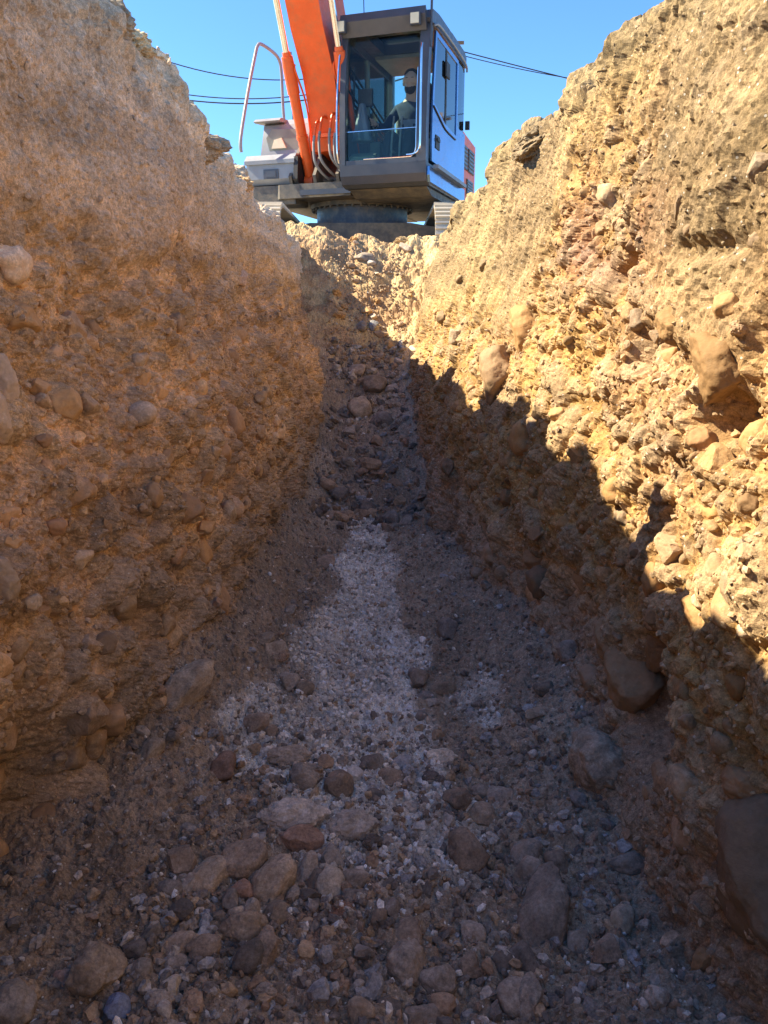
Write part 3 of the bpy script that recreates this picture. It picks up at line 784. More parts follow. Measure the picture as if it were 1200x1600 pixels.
# loose stones lying on the floor, one object each
FLOOR_ST = [
    # px, py, rx, ry, tone, kind, roll, label
    (330, 1382, 25, 30, 'tan', 'round', 1.4, 'upright tan oval stone in the front heap, left of the tallest one'),
    (285, 1352, 20, 22, 'brown', 'angular', .4, 'brown wedge-shaped stone at the upper left end of the front heap'),
    (266, 1396, 22, 13, 'dark', 'round', 0, 'dark flat stone at the left end of the front heap'),
    (296, 1386, 11, 18, 'grey', 'angular', 1.3, 'narrow grey stone squeezed against the upright tan oval one'),
    (428, 1390, 28, 36, 'tan', 'round', 1.4, 'tallest oval brown stone in the middle of the front heap'),
    (382, 1352, 30, 26, 'brown', 'round', .5, 'rounded brown stone above the tallest oval one in the front heap'),
    (380, 1394, 19, 13, 'pink', 'round', .2, 'pinkish stone between the two upright oval stones of the heap'),
    (358, 1410, 12, 13, 'dark', 'round', .2, 'small dark stone below the pinkish one in the front heap'),
    (370, 1432, 13, 11, 'tan', 'round', .1, 'small tan pebble-like stone at the lower edge of the heap'),
    (392, 1422, 13, 13, 'grey', 'angular', .1, 'small grey stone left of the slanting rounded cobble'),
    (431, 1437, 20, 20, 'tan', 'round', -.6, 'slanting rounded cobble just below the tallest oval stone'),
    (418, 1495, 15, 28, 'brown', 'round', 1.5, 'long brown stone standing on end below the heap'),
    (376, 1462, 30, 22, 'tan', 'round', .1, 'broad tan stone half buried below the heap'),
    (388, 1500, 17, 22, 'dark', 'round', .8, 'dark stone leaning on the long brown one'),
    (147, 1527, 40, 33, 'tan', 'round', -.2, 'big round tan-brown stone near the lower left corner'),
    (220, 1520, 18, 15, 'grey', 'round', 0, 'smooth grey stone right of the big tan-brown one'),
    (267, 1553, 21, 20, 'pale', 'angular', 0, 'pale speckled angular stone near the lower left corner'),
    (180, 1582, 21, 18, 'blue', 'angular', .3, 'dark blue broken stone at the bottom edge'),
    (96, 1530, 13, 12, 'pink', 'round', 0, 'small reddish stone left of the big tan-brown one'),
    (22, 1582, 28, 30, 'grey', 'round', 0, 'large grey stone in the bottom left corner'),
    (232, 1468, 14, 20, 'grey', 'angular', 1.0, 'grey pointed stone alone on the soil left of the heap'),
    (212, 1488, 20, 14, 'dark', 'round', 0, 'dark low stone beside the grey pointed one'),
    (280, 1478, 22, 15, 'brown', 'round', .3, 'brown flat stone between heap and grey pointed stone'),
    (320, 1484, 22, 16, 'brown', 'round', .2, 'brown half buried stone under the heap, left of the broad tan one'),
    (275, 1512, 24, 13, 'grey', 'round', .1, 'flat grey stone above the pale speckled one'),
    (462, 1282, 50, 25, 'palegrey', 'rough', .05, 'largest chunk of pale grey crumbly rock in front of the gravel strip'),
    (550, 1298, 36, 24, 'palegrey', 'rough', .1, 'smaller chunk of pale grey crumbly rock right of the largest one'),
    (472, 1318, 30, 20, 'redbrown', 'angular', 0, 'red-brown angular stone below the largest crumbly rock chunk'),
    (518, 1350, 20, 20, 'palegrey', 'angular', .5, 'pale grey angular stone among brown cobbles below the crumbly chunks'),
    (503, 1332, 18, 10, 'bluegrey', 'angular', .3, 'bluish flat stone just above the pale grey angular one'),
    (475, 1222, 28, 20, 'grey', 'round', .1, 'dull grey blocky stone above the largest crumbly chunk'),
    (525, 1232, 25, 20, 'brown', 'angular', 0, 'brown blocky stone right of the dull grey one'),
    (450, 1188, 34, 18, 'grey', 'rough', .1, 'grey crumbly slab at the left edge of the gravel strip'),
    (515, 1390, 20, 23, 'pale', 'round', 1.3, 'pale upright oval stone right of the tallest one'),
    (480, 1365, 14, 23, 'grey', 'round', 1.3, 'narrow grey stone left of the pale upright oval'),
    (490, 1384, 13, 18, 'brown', 'round', 1.1, 'narrow brown stone leaning on the pale upright oval'),
    (558, 1382, 20, 14, 'grey', 'round', .3, 'grey stone to the right of the pale upright oval'),
    (553, 1403, 17, 11, 'dark', 'angular', 0, 'dark flat stone below the grey one beside the pale oval'),
    (552, 1216, 13, 13, 'white', 'angular', .4, 'bright white stone above the crumbly chunks'),
    (657, 1292, 13, 8, 'white', 'angular', 0, 'small white flat stone on bare soil right of the crumbly chunks'),
    (585, 1196, 17, 13, 'grey', 'round', .1, 'round grey stone at the near end of the gravel strip'),
    (628, 1197, 15, 13, 'bluegrey', 'round', .2, 'round bluish stone at the near end of the gravel strip'),
    (690, 1190, 24, 17, 'pale', 'rough', .1, 'pale rough stone at the right near end of the gravel strip'),
    (612, 1224, 24, 14, 'brown', 'round', -.1, 'brown flat stone below the round bluish one'),
    (588, 1250, 15, 11, 'dark', 'round', 0, 'dark small stone between white stone and brown flat stone'),
    (640, 1265, 14, 11, 'palegrey', 'rough', 0, 'small pale crumbly stone above the white flat one'),
    (728, 1335, 24, 27, 'brown', 'round', .6, 'round brown stone in the middle right of the floor'),
    (752, 1280, 22, 18, 'tan', 'round', .3, 'tan rounded stone above the round brown one'),
    (777, 1253, 17, 21, 'grey', 'round', 1.2, 'grey upright stone leaning on the tan rounded one'),
    (712, 1255, 18, 16, 'brown', 'round', .4, 'brown stone left of the tan rounded one'),
    (638, 1515, 28, 38, 'grey', 'round', -.9, 'long grey stone slanting at the bottom centre'),
    (690, 1538, 26, 20, 'grey', 'round', .1, 'grey block-shaped cobble right of the long slanting grey stone'),
    (640, 1462, 22, 19, 'brown', 'round', 0, 'brown rounded stone above the long slanting grey one'),
    (730, 1515, 22, 18, 'brown', 'angular', .2, 'brown angular stone right of the block-shaped cobble'),
    (580, 1548, 14, 20, 'bluegrey', 'angular', 1.2, 'bluish white upright stone at the bottom centre'),
    (565, 1588, 20, 17, 'tan', 'round', .1, 'tan stone below the bluish white upright one'),
    (660, 1592, 28, 16, 'grey', 'angular', .2, 'grey flat stone cut by the bottom edge'),
    (592, 1440, 11, 18, 'brown', 'round', 1.4, 'small upright brown stone above the red soil clump'),
    (612, 1425, 14, 13, 'dark', 'angular', 0, 'small dark block beside the small upright brown stone'),
    (740, 1468, 18, 17, 'grey', 'round', 0, 'grey rounded stone on pale specked soil right of centre'),
    (816, 1340, 22, 32, 'grey', 'bean', 1.0, 'curved grey stone at right with a dark one beside it'),
    (832, 1376, 26, 24, 'grey', 'round', .8, 'dark grey stone between curved stone and the big elongated rock'),
    (870, 1352, 17, 18, 'brown', 'round', 0, 'brown knob of stone on top of the big elongated rock'),
    (852, 1442, 33, 74, 'grey', 'boulder', 1.2, 'big elongated grey-brown rock tilted on the right of the floor'),
    (902, 1472, 17, 18, 'grey', 'round', 0, 'round grey stone right of the big elongated rock'),
    (816, 1505, 20, 24, 'dark', 'round', .4, 'dark stone under the lower end of the big elongated rock'),
    (785, 1505, 13, 14, 'dark', 'round', 0, 'small dark stone left of the one under the elongated rock'),
    (970, 1443, 18, 25, 'cream', 'bean', 1.1, 'pale cream curved stone alone on the dark soil'),
    (948, 1490, 26, 20, 'brown', 'angular', .2, 'brown stone just below the pale cream curved one'),
    (798, 1562, 24, 30, 'grey', 'bean', 1.2, 'grey smooth stone at the bottom, left of a matching one'),
    (828, 1572, 16, 30, 'grey', 'round', 1.3, 'grey narrow stone against the smooth grey one at the bottom'),
    (1005, 1323, 19, 15, 'grey', 'angular', .1, 'grey block in the small pile left of the huge boulder'),
    (978, 1328, 15, 12, 'bluegrey', 'angular', .5, 'bluish stone at the left of the small pile by the boulder'),
    (985, 1352, 26, 15, 'grey', 'round', .2, 'flat grey stone at the base of the small pile by the boulder'),
    (1025, 1300, 14, 11, 'dark', 'angular', 0, 'dark stone at the back of the small pile by the boulder'),
    (1036, 1282, 11, 10, 'palegrey', 'angular', 0, 'palest stone at the back of the small pile by the boulder'),
    (940, 1205, 50, 46, 'tan', 'round', .2, 'large smooth tan boulder lying at the foot of the right wall'),
    (1036, 1222, 26, 18, 'grey', 'round', .3, 'grey flat stone beside the large smooth boulder'),
    (1020, 1248, 24, 12, 'brown', 'round', .1, 'brown stone under the grey flat one beside the large boulder'),
    (968, 1112, 17, 12, 'palegrey', 'angular', 0, 'pale grey block in front of the dark hollow'),
    (945, 1112, 7, 17, 'grey', 'angular', 0, 'thin upright stone left of the pale grey block by the hollow'),
    (890, 1022, 24, 16, 'grey', 'round', .2, 'smooth grey stone stuck on the right slope under two brown ones'),
    (905, 992, 14, 10, 'palegrey', 'angular', .1, 'small pale stone above the smooth grey one on the slope'),
    (835, 1120, 17, 9, 'tan', 'angular', .3, 'flat tan stone alone on the right slope'),
    (852, 1078, 16, 11, 'brown', 'round', .1, 'brown stone on the right slope above the flat tan one'),
    (698, 992, 17, 17, 'dark', 'round', 0, 'dark round stone right of the gravel strip'),
    (686, 1083, 21, 14, 'tan', 'round', .2, 'tan oblong stone at the right edge of the gravel strip'),
    (652, 1066, 14, 14, 'grey', 'round', 0, 'grey round stone left of the tan oblong one'),
    (656, 1123, 8, 11, 'dark', 'round', 1, 'small dark upright stone in the white gravel'),
    (665, 1092, 12, 8, 'dark', 'round', 0, 'dark pebble-sized stone below the tan oblong one'),
    (410, 1000, 16, 11, 'grey', 'angular', .4, 'dark edged stone at the left edge of the gravel strip, upper piece'),
    (430, 1020, 18, 16, 'tan', 'angular', .2, 'tan angular stone at the left edge of the gravel strip, lower piece'),
    (350, 1202, 18, 20, 'redbrown', 'round', 0, 'red-brown round stone on the left slope'),
    (404, 1133, 20, 13, 'brown', 'round', .2, 'brown rounded stone left of the gravel strip'),
    (424, 1148, 12, 11, 'brown', 'round', 0, 'smaller brown stone touching the brown rounded one by the gravel'),
    (478, 1080, 14, 11, 'tan', 'round', 0, 'olive tan stone inside the left edge of the gravel'),
    (455, 1070, 14, 15, 'grey', 'round', 0, 'grey stone left of the olive tan one in the gravel edge'),
    (292, 1085, 26, 46, 'tan', 'round', 1.1, 'long tan boulder sunk in the left slope'),
    (236, 1176, 13, 23, 'tan', 'round', 1.2, 'small oval tan stone lower down the left slope'),
    (510, 882, 14, 12, 'brown', 'round', 0, 'brown stone on the left where the gravel strip narrows'),
    (614, 815, 13, 12, 'dark', 'round', 0, 'dark stone just past the far end of the gravel'),
    (634, 820, 10, 12, 'grey', 'angular', 1.2, 'grey pointed stone next to the dark one past the gravel'),
    (560, 645, 17, 18, 'tan', 'round', .6, 'tan egg-shaped stone far along the trench floor'),
    (583, 608, 20, 14, 'brown', 'round', 0, 'brown rounded stone beyond the egg-shaped one'),
    (612, 612, 14, 8, 'grey', 'angular', .3, 'flat grey stone right of the far brown rounded one'),
    (598, 662, 17, 12, 'dark', 'round', .3, 'dark stone right of the far egg-shaped one'),
    (546, 678, 13, 9, 'grey', 'angular', 0, 'grey stone just below the far egg-shaped one'),
    (530, 775, 12, 11, 'dark', 'round', 0, 'dark stone at the left side of the floor past the gravel'),
    (583, 512, 7, 11, 'bluegrey', 'angular', 1.2, 'bluish white upright stone at the foot of the far ramp'),
    (566, 512, 8, 9, 'grey', 'round', 0, 'grey stone left of the bluish white one at the ramp foot'),
    (558, 582, 13, 9, 'brown', 'round', 0, 'brown stone in the rubble below the far ramp, left side'),
    (570, 405, 15, 7, 'tan', 'round', 0, 'sunlit tan stone on the ledge of the far ramp'),
    (560, 420, 12, 6, 'ochre', 'angular', 0, 'sunlit ochre stone just below the tan one on the ramp ledge'),
    (582, 412, 7, 5, 'pale', 'angular', 0, 'small pale stone beside the tan one on the ramp ledge'),
]
taken = []


def floor_stone(px, py, rx, ry, tone, kind, roll, label):
    if kind == 'round' and max(rx, ry) >= 28: kind = 'boulder'
    i, j = pick(PXF, px, py)
    p = FP[i, j]; zc = PXF[2][i, j]
    a = rx * zc / 1200; b = ry * zc / 1200
    q = Quaternion((0, 0, 1), 0) @ Quaternion((1, 0, 0), R(40)) @ Quaternion((0, 0, 1), roll) @ Quaternion((1, 0, 0), R(random.uniform(-15, 15)))
    big, sml = max(a, b), min(a, b)
    if abs(roll) > 0.75 or b <= a: r3 = (big, sml, sml * 0.85)
    else: r3 = (a, b, min(a, b) * 0.85)
    tc_ = np.array(TONE[tone]) * (0.55 if tone in ('tan', 'brown') else 0.9) + np.array((0.33, 0.305, 0.275)) * (0.42 if tone in ('tan', 'brown') else 0.08)
    o = stone('loose_stone', (p[0], p[1], p[2] + 0.35 * sml), r3, q, kind, tc_, 0.26, None)
    tag(o, label, 'stone')
    taken.append((p[0], p[1], big * 0.9))
    return o


for s in FLOOR_ST: floor_stone(*s)

ZONES = [  # group, label, number, sampling box (off0, off1, y0, y1), radius range, dust
    ('stones of the front heap', 'cobble packed between the big stones at the front', 45, (-.50, .16, 1.06, 1.62), (.009, .022), .25),
    ('stones right of the front heap', 'cobble scattered at the front right', 26, (.16, .60, 1.05, 1.9), (.008, .019), .25),
    ('stones around the near end of the gravel', 'stone at the near end of the gravel', 22, (-.36, .34, 1.62, 2.0), (.009, .021), .22),
    ('stones along the gravel edges', 'stone along the edge of the white gravel', 22, (-.36, .42, 2.0, 4.4), (.010, .024), .25),
    ('clods of the far ramp', 'lump on the far ramp below the excavator', 28, (-.35, .45, 7.15, 8.55), (.022, .065), .45),
    ('stones on the right slope', 'stone on the slope under the right wall', 20, (.26, .62, 1.9, 4.6), (.010, .026), .3),
    ('stones on the left slope', 'stone on the slope under the left wall', 14, (-.62, -.30, 1.7, 4.6), (.010, .024), .34),
    ('stones in the far rubble', 'stone in the far rubble beyond the gravel', 32, (-.30, .30, 4.4, 7.2), (.022, .060), .25),
]
for group, label, num, (o0, o1, y0, y1), (r0, r1), dust in ZONES:
    c_ = 0
    for _ in range(4000):
        if c_ >= num: break
        of = rng.uniform(o0, o1); yy = rng.uniform(y0, y1)
        if group.startswith('stones along') and abs(float(band(np.array([of]), np.array([yy]))[0]) - 0.35) > 0.4: continue
        r = r0 + (r1 - r0) * rng.random() ** 1.8
        x = axis(yy) + of
        if any((x - a) ** 2 + (yy - b) ** 2 < (0.85 * (r + q)) ** 2 for a, b, q in taken): continue
        taken.append((x, yy, r)); c_ += 1
        i = np.argmin(np.abs(FP[:, 0, 1] - yy)); j = np.argmin(np.abs(FP[i, :, 0] - x))
        tone = random.choice(['brown', 'grey', 'bluegrey', 'tan', 'dark', 'grey', 'palegrey', 'dark'] if 'far' not in group else ['dark', 'brown', 'grey', 'brown'])
        if 'ramp' in group: tone = random.choice(['ochre', 'tan', 'ochre', 'cream'])
        q = Euler((random.uniform(-.5, .5), random.uniform(-.5, .5), random.uniform(0, 6.28))).to_quaternion()
        kd = random.choice(['round', 'angular', 'round', 'angular', 'rough'] if 'ramp' not in group else ['clod', 'angular', 'clod', 'round'])
        word = dict(brown='brown', grey='grey', bluegrey='blue-grey', tan='tan', dark='dark', palegrey='pale grey', ochre='ochre', cream='cream')[tone]
        shape = dict(round='rounded', angular='angular', rough='rough', clod='crumbly')[kd]
        size = 'tiny' if r < r0 + 0.12 * (r1 - r0) else ('small' if r < r0 + 0.4 * (r1 - r0) else 'fist-sized' if r > .03 else 'larger')
        tag(stone('earth_clod' if 'ramp' in group else 'loose_stone', (x, yy, FP[i, j, 2] + r * 0.25), (r * 1.2, r * random.uniform(.75, 1), r * random.uniform(.6, .8)), q,
                  kd, tone, dust, None), f'{size} {shape} {word} {label}', 'clod' if 'ramp' in group else 'stone', group)

# white crushed gravel of the strip, and the brown pebbles and crumbs of the floor
def floor_samples(n, weight):
    k = rng.choice(weight.size, n, p=(weight / weight.sum()).ravel())
    i, j = np.unravel_index(k, weight.shape)
    p = FP[i, j].copy()
    p[:, :2] += rng.normal(size=(n, 2)) * 0.003
    return p, FN[i, j], i, j


OFFS = FP[..., 0] - axis(FP[..., 1])
inw = (FP[..., 1] > 1.0) & (FP[..., 1] < 8.4) & (OFFS > -bot_off(-1, FP[..., 1]) - .05) & (OFFS < bot_off(1, FP[..., 1]) + .05)
bw = band(OFFS, FP[..., 1])
p, n, i, j = floor_samples(11500, (bw ** 1.3 + 0.004 + 0.035 * np.exp(-(OFFS / 0.34) ** 2) * (FP[..., 1] < 4.6)) * inw)
sz = 0.0022 + 0.0100 * rng.random(len(p)) ** 3.8
sz *= 1 + 0.10 * np.maximum(p[:, 1] - 2, 0)
tones = np.array([(0.84, 0.83, 0.80), (0.76, 0.74, 0.70), (0.56, 0.54, 0.50), (0.80, 0.76, 0.69), (0.36, 0.34, 0.31), (0.72, 0.76, 0.80), (0.60, 0.53, 0.46)])
tag(scatter('gravel', p, n, sz, tones[rng.integers(0, 7, len(p))], M['gravel'], None), 'strip of whitish crushed gravel along the middle of the floor', 'gravel', kind='stuff')
p, n, i, j = floor_samples(11500, (1.0 - 0.8 * bw) * inw)
sz = 0.0026 + 0.0085 * rng.random(len(p)) ** 3.5
sz *= 1 + 0.14 * np.maximum(p[:, 1] - 2, 0)
tones = np.array([TONE['brown'], TONE['dark'], (0.32, 0.25, 0.20), (0.37, 0.29, 0.23), TONE['grey'], (0.29, 0.22, 0.17)])
cc = tones[rng.integers(0, 6, len(p))]
ram = (p[:, 1] > 7.2)[:, None]
cc = np.where(ram, cc * 0.4 + np.array((0.30, 0.21, 0.12)) * 0.8, cc)
wh = rng.random(len(p)) < 0.03
cc[wh] = (0.75, 0.73, 0.70); sz[wh] *= 0.8
tag(scatter('dirt_crumbs', p, n, sz, cc, M['gravel'], None), 'brown crumbs and pebbles strewn over the trench floor', 'dirt', kind='stuff')

p, n, i, j = floor_samples(2200, inw * (FP[..., 1] < 3.2) * (0.25 + (OFFS > -.5) * (OFFS < .5) * (FP[..., 1] < 2.0)))
sz = 0.0055 + 0.010 * rng.random(len(p)) ** 2.2
tones = np.array([TONE['brown'], TONE['dark'], TONE['grey'], TONE['tan'], TONE['bluegrey'], TONE['palegrey'], TONE['dark']]) * 0.95
ICOV, ICOF = ico(2)
tag(scatter('rubble', p, n, sz, tones[rng.integers(0, 7, len(p))], M['gravel'], None, 0.75, 0.3), 'litter of small grey and brown broken stones over the near floor', 'rubble', kind='stuff')

p, n, i, j = floor_samples(520, inw * (FP[..., 1] > 4.3) * (FP[..., 1] < 7.4) * (np.abs(OFFS) < 0.34))
sz = 0.012 + 0.030 * rng.random(len(p)) ** 2.4
tag(scatter('far_rubble', p, n, sz, tones[rng.integers(0, 7, len(p))] * 0.85, M['gravel'], None, 0.75, 0.3), 'dark rubble of broken stones covering the far part of the floor', 'rubble', kind='stuff')

# clods and stones on the rims, the slab on the far ramp
def rim_stone(side, y, dz, r3, kind, tone, label, cat, name, dust=0.3, group=None, inset=0.0):
    o_, P, N, rough, c, Z = WALLS[side]
    i = int(np.argmin(np.abs(YL - y)))
    j = 372 + 14
    p = P[i, j]
    o = stone(name, (p[0] - side * inset, p[1], p[2] + dz), r3, Euler((random.uniform(-.3, .3), random.uniform(-.3, .3), random.uniform(0, 6))).to_quaternion(), kind, tone, dust, None)
    return tag(o, label, cat, group)


LC, RC = (0.46, 0.36, 0.245), (0.30, 0.225, 0.13)
rim_stone(-1, 2.02, 0.0, (.07, .09, .12), 'clod', LC, 'upright clod added on the near left rim above the frame', 'clod', 'dirt_clod', .1)  # out of view, added for the shadow peak it throws across the trench
rim_stone(-1, 2.62, -0.05, (.10, .13, .09), 'clod', LC, 'large crumbly clod on the left rim, cut by the top edge', 'clod', 'dirt_clod', .1)
rim_stone(-1, 2.98, -0.04, (.10, .12, .07), 'clod', (0.52, 0.40, 0.24), 'broad sunlit clod on the left rim below the top edge', 'clod', 'dirt_clod', .1)
rim_stone(-1, 3.34, -0.01, (.055, .07, .05), 'clod', (0.55, 0.44, 0.29), 'small bright clod on the left rim against the sky', 'clod', 'dirt_clod', .1)
rim_stone(-1, 3.95, -0.10, (.08, .15, .07), 'clod', LC, 'long clod overhanging the left rim halfway down its skyline', 'clod', 'dirt_clod', .1, inset=.03)
rim_stone(-1, 4.9, -0.08, (.08, .14, .06), 'clod', (0.56, 0.38, 0.2), 'ochre clod on the left rim near the excavator tool box', 'clod', 'dirt_clod', .1)
rim_stone(1, 3.75, -0.09, (.10, .17, .08), 'clod', (0.27, 0.20, 0.115), 'overhanging grey-brown clod jutting from the right rim skyline', 'clod', 'dirt_clod', .1, inset=.03)
rim_stone(1, 3.1, 0.0, (.035, .04, .03), 'angular', RC, 'small angular stone on the right rim where the cable meets it', 'stone', 'rim_stone', .2)
rim_stone(1, 2.85, 0.0, (.03, .03, .02), 'angular', RC, 'small stone on the right rim skyline above the angular one', 'stone', 'rim_stone', .2)


def ramp_stone(px, py, r3, kind, tone, label, cat, name, rot, dz=0.02):
    i, j = pick(PXF, px, py)
    p = FP[i, j]
    o = stone(name, (p[0], p[1], p[2] + dz), r3, Euler(rot).to_quaternion(), kind, tone, 0.3, None)
    return tag(o, label, cat)


ramp_stone(605, 428, (.15, .08, .04), 'angular', 'ochre', 'pale flat slab of rock leaning on the sunlit far ramp', 'slab', 'rock_slab', (R(45), R(-20), .45), 0.03)
ramp_stone(622, 362, (.10, .08, .07), 'clod', (0.58, 0.42, 0.22), 'lump of yellow earth on the crest below the excavator', 'clod', 'dirt_clod', (0, 0, 0), -.03)
ramp_stone(560, 370, (.09, .07, .05), 'clod', (0.58, 0.42, 0.22), 'low lump of earth on the crest left of the taller one', 'clod', 'dirt_clod', (0, 0, 1), -.03)

# ------------------------------------------------------------------ the excavator
# local frame of the upper structure: (F forward, L to the operator's left, Z up from the ground); the tracks point along the trench
TH, XC, YC, ZG = R(18), -0.29, 10.9, 1.5
exc = empty('excavator', (XC, YC, ZG))
tag(exc, 'orange and dark grey crawler excavator straddling the far end of the trench', 'excavator')
ct, st = math.cos(TH), math.sin(TH)


def U(p):
    return Vector((p[1] * ct - p[0] * st, -p[1] * st - p[0] * ct, p[2]))


def finish(name, bm, mat, parent, bevel=0.0, upper=True, smooth=False, seg=2):
    if bevel > 0:
        es = [e for e in bm.edges if len(e.link_faces) == 2 and e.calc_face_angle(0) > 0.6]
        bmesh.ops.bevel(bm, geom=es, offset=bevel, segments=seg, affect='EDGES', profile=0.6, clamp_overlap=True)
    if upper:
        for v in bm.verts: v.co = U(v.co)
    bmesh.ops.recalc_face_normals(bm, faces=bm.faces)
    me = bpy.data.meshes.new(name)
    bm.to_mesh(me); bm.free()
    if smooth:
        for p in me.polygons: p.use_smooth = True
        me.set_sharp_from_angle(angle=R(35))
    return link(name, me, mat, parent)


def box(bm, f0, f1, l0, l1, z0, z1):
    v = [bm.verts.new(c) for c in ((f0, l0, z0), (f1, l0, z0), (f1, l1, z0), (f0, l1, z0), (f0, l0, z1), (f1, l0, z1), (f1, l1, z1), (f0, l1, z1))]
    for q in ((3, 2, 1, 0), (4, 5, 6, 7), (0, 1, 5, 4), (1, 2, 6, 5), (2, 3, 7, 6), (3, 0, 4, 7)):
        bm.faces.new([v[i] for i in q])
    return bm


def prism(bm, pts, l0, l1, plane='FZ'):
    """polygon in the F-Z plane (or L-Z, F-L) pushed along the third axis"""
    def mk(a, b, c):
        return (a, c, b) if plane == 'FZ' else ((c, a, b) if plane == 'LZ' else (a, b, c))
    A = [bm.verts.new(mk(a, b, l0)) for a, b in pts]
    B = [bm.verts.new(mk(a, b, l1)) for a, b in pts]
    bm.faces.new(A[::-1]); bm.faces.new(B)
    n = len(pts)
    for i in range(n):
        bm.faces.new((A[i], A[(i + 1) % n], B[(i + 1) % n], B[i]))
    return bm


def tube(bm, path, r, n=10, cap=True):
    path = [Vector(p) for p in path]
    rad = r if isinstance(r, (list, tuple)) else [r] * len(path)
    rings = []
    up = None
    for k, p in enumerate(path):
        t = (path[min(k + 1, len(path) - 1)] - path[max(k - 1, 0)]).normalized()
        if up is None:
            up = t.orthogonal().normalized()
        up = (up - t * up.dot(t)).normalized()
        s = t.cross(up)
        rings.append([bm.verts.new(p + (up * math.cos(a) + s * math.sin(a)) * rad[k]) for a in [2 * math.pi * i / n for i in range(n)]])
    for a, b in zip(rings, rings[1:]):
        for i in range(n):
            bm.faces.new((a[i], a[(i + 1) % n], b[(i + 1) % n], b[i]))
    if cap:
        bm.faces.new(rings[0][::-1]); bm.faces.new(rings[-1])
    return bm


def smooth_path(pts, per=6):
    P = [Vector(p) for p in pts]
    out = []
    for i in range(len(P) - 1):
        p0, p1, p2, p3 = P[max(i - 1, 0)], P[i], P[i + 1], P[min(i + 2, len(P) - 1)]
        for k in range(per):
            t = k / per
            out.append(0.5 * ((2 * p1) + (p2 - p0) * t + (2 * p0 - 5 * p1 + 4 * p2 - p3) * t * t + (3 * p1 - p0 - 3 * p2 + p3) * t ** 3))
    return out + [P[-1]]


B_ = bmesh.new

# --- undercarriage
finish('car_body', prism(B_(), [(-1.0, .42), (-.6, .38), (.6, .38), (1.0, .42), (1.0, .72), (.62, .78), (-.62, .78), (-1.0, .72)], -.85, .85, 'FZ'), M['frame'], exc, .03, upper=False)


def track(sx):
    tr = finish('track', box(box(B_(), sx * 1.15 - .20, sx * 1.15 + .20, -1.55, 1.55, .30, .66), sx * 1.15 - .26, sx * 1.15 + .26, -1.2, 1.2, .36, .60), M['frame'], exc, .02, upper=False)
    for yy in (-1.6, 1.6):
        w = tube(B_(), [(sx * 1.15 - .12, yy, .44), (sx * 1.15 + .12, yy, .44)], .33, 24)
        tube(w, [(sx * 1.15 - .16, yy, .44), (sx * 1.15 + .16, yy, .44)], .12, 16)
        finish('idler_wheel', w, M['frame'], tr, .012, upper=False)
    for k in range(7):
        yy = -1.2 + k * .4
        finish('roller', tube(B_(), [(sx * 1.15 - .17, yy, .17), (sx * 1.15 + .17, yy, .17)], .085, 14), M['frame'], tr, upper=False)
    bm = B_()
    box(bm, -.30, .30, -.088, .088, -.012, .012)
    for q in (-.065, 0, .065):
        box(bm, -.298, .298, q - .011, q + .011, .012, .042)
    box(bm, -.10, -.05, -.08, .08, -.07, -.0125); box(bm, .05, .10, -.08, .08, -.07, -.0125)
    me = bpy.data.meshes.new('shoe'); bmesh.ops.recalc_face_normals(bm, faces=bm.faces); bm.to_mesh(me); bm.free(); me.materials.append(M['shoe'])
    rad, half, zc = .43, 1.6, .44
    per = 4 * half + 2 * math.pi * rad
    n = 47
    for k in range(n):
        s = (k + .3) * per / n
        if s < 2 * half: y_, z_, a = -half + s, zc + rad, 0
        elif s < 2 * half + math.pi * rad:
            a = (s - 2 * half) / rad; y_, z_ = half + math.sin(a) * rad, zc + math.cos(a) * rad
        elif s < 4 * half + math.pi * rad: y_, z_, a = half - (s - 2 * half - math.pi * rad), zc - rad, math.pi
        else:
            a = math.pi + (s - 4 * half - math.pi * rad) / rad; y_, z_ = -half + math.sin(a) * rad, zc + math.cos(a) * rad
        o = link('track_shoe', me, None, tr)
        o.location = (sx * 1.15, y_, z_); o.rotation_euler = (-a, 0, 0)


track(-1); track(1)

ring = tube(B_(), [(0, 0, .785), (0, 0, 1.02)], .60, 48)
sl = finish('slew_ring', ring, M['slew'], exc, smooth=True)
bm = B_()
tube(bm, [(0, 0, 1.022), (0, 0, 1.075)], .68, 48)
for k in range(40):
    a = 2 * math.pi * k / 40
    tube(bm, [(.655 * math.cos(a), .655 * math.sin(a), .995), (.655 * math.cos(a), .655 * math.sin(a), 1.021)], .016, 6)
finish('bearing_flange', bm, M['frame'], sl)

# --- revolving frame
fr = finish('revolving_frame', prism(prism(B_(), [(-2.0, -1.15), (.55, -1.15), (.95, -.75), (.98, .20), (-2.0, .20)], 1.078, 1.24, 'FL'), [(-2.0, .203), (.45, .203), (.45, 1.15), (-2.0, 1.15)], 1.085, 1.235, 'FL'), M['frame'], exc, .015)
finish('front_skirt', box(B_(), .985, 1.01, -.45, .21, 1.10, 1.16), M['dark'], fr, .005)
for l in (-.60, -.28, .02, .20):
    finish('boom_bracket', prism(B_(), [(-.1, 1.241), (.92, 1.241), (.96, 1.33), (.72, 1.62), (.42, 1.95), (.18, 1.98), (-.1, 1.5)], l - .02, l + .02), M['frame'], fr, .006)
finish('cylinder_pin', tube(B_(), [(.68, -.66, 1.30), (.68, .26, 1.30)], .05, 14), M['frame'], fr, smooth=True)
finish('boom_pin', tube(B_(), [(.32, -.66, 1.80), (.32, .26, 1.80)], .06, 14), M['frame'], fr, smooth=True)

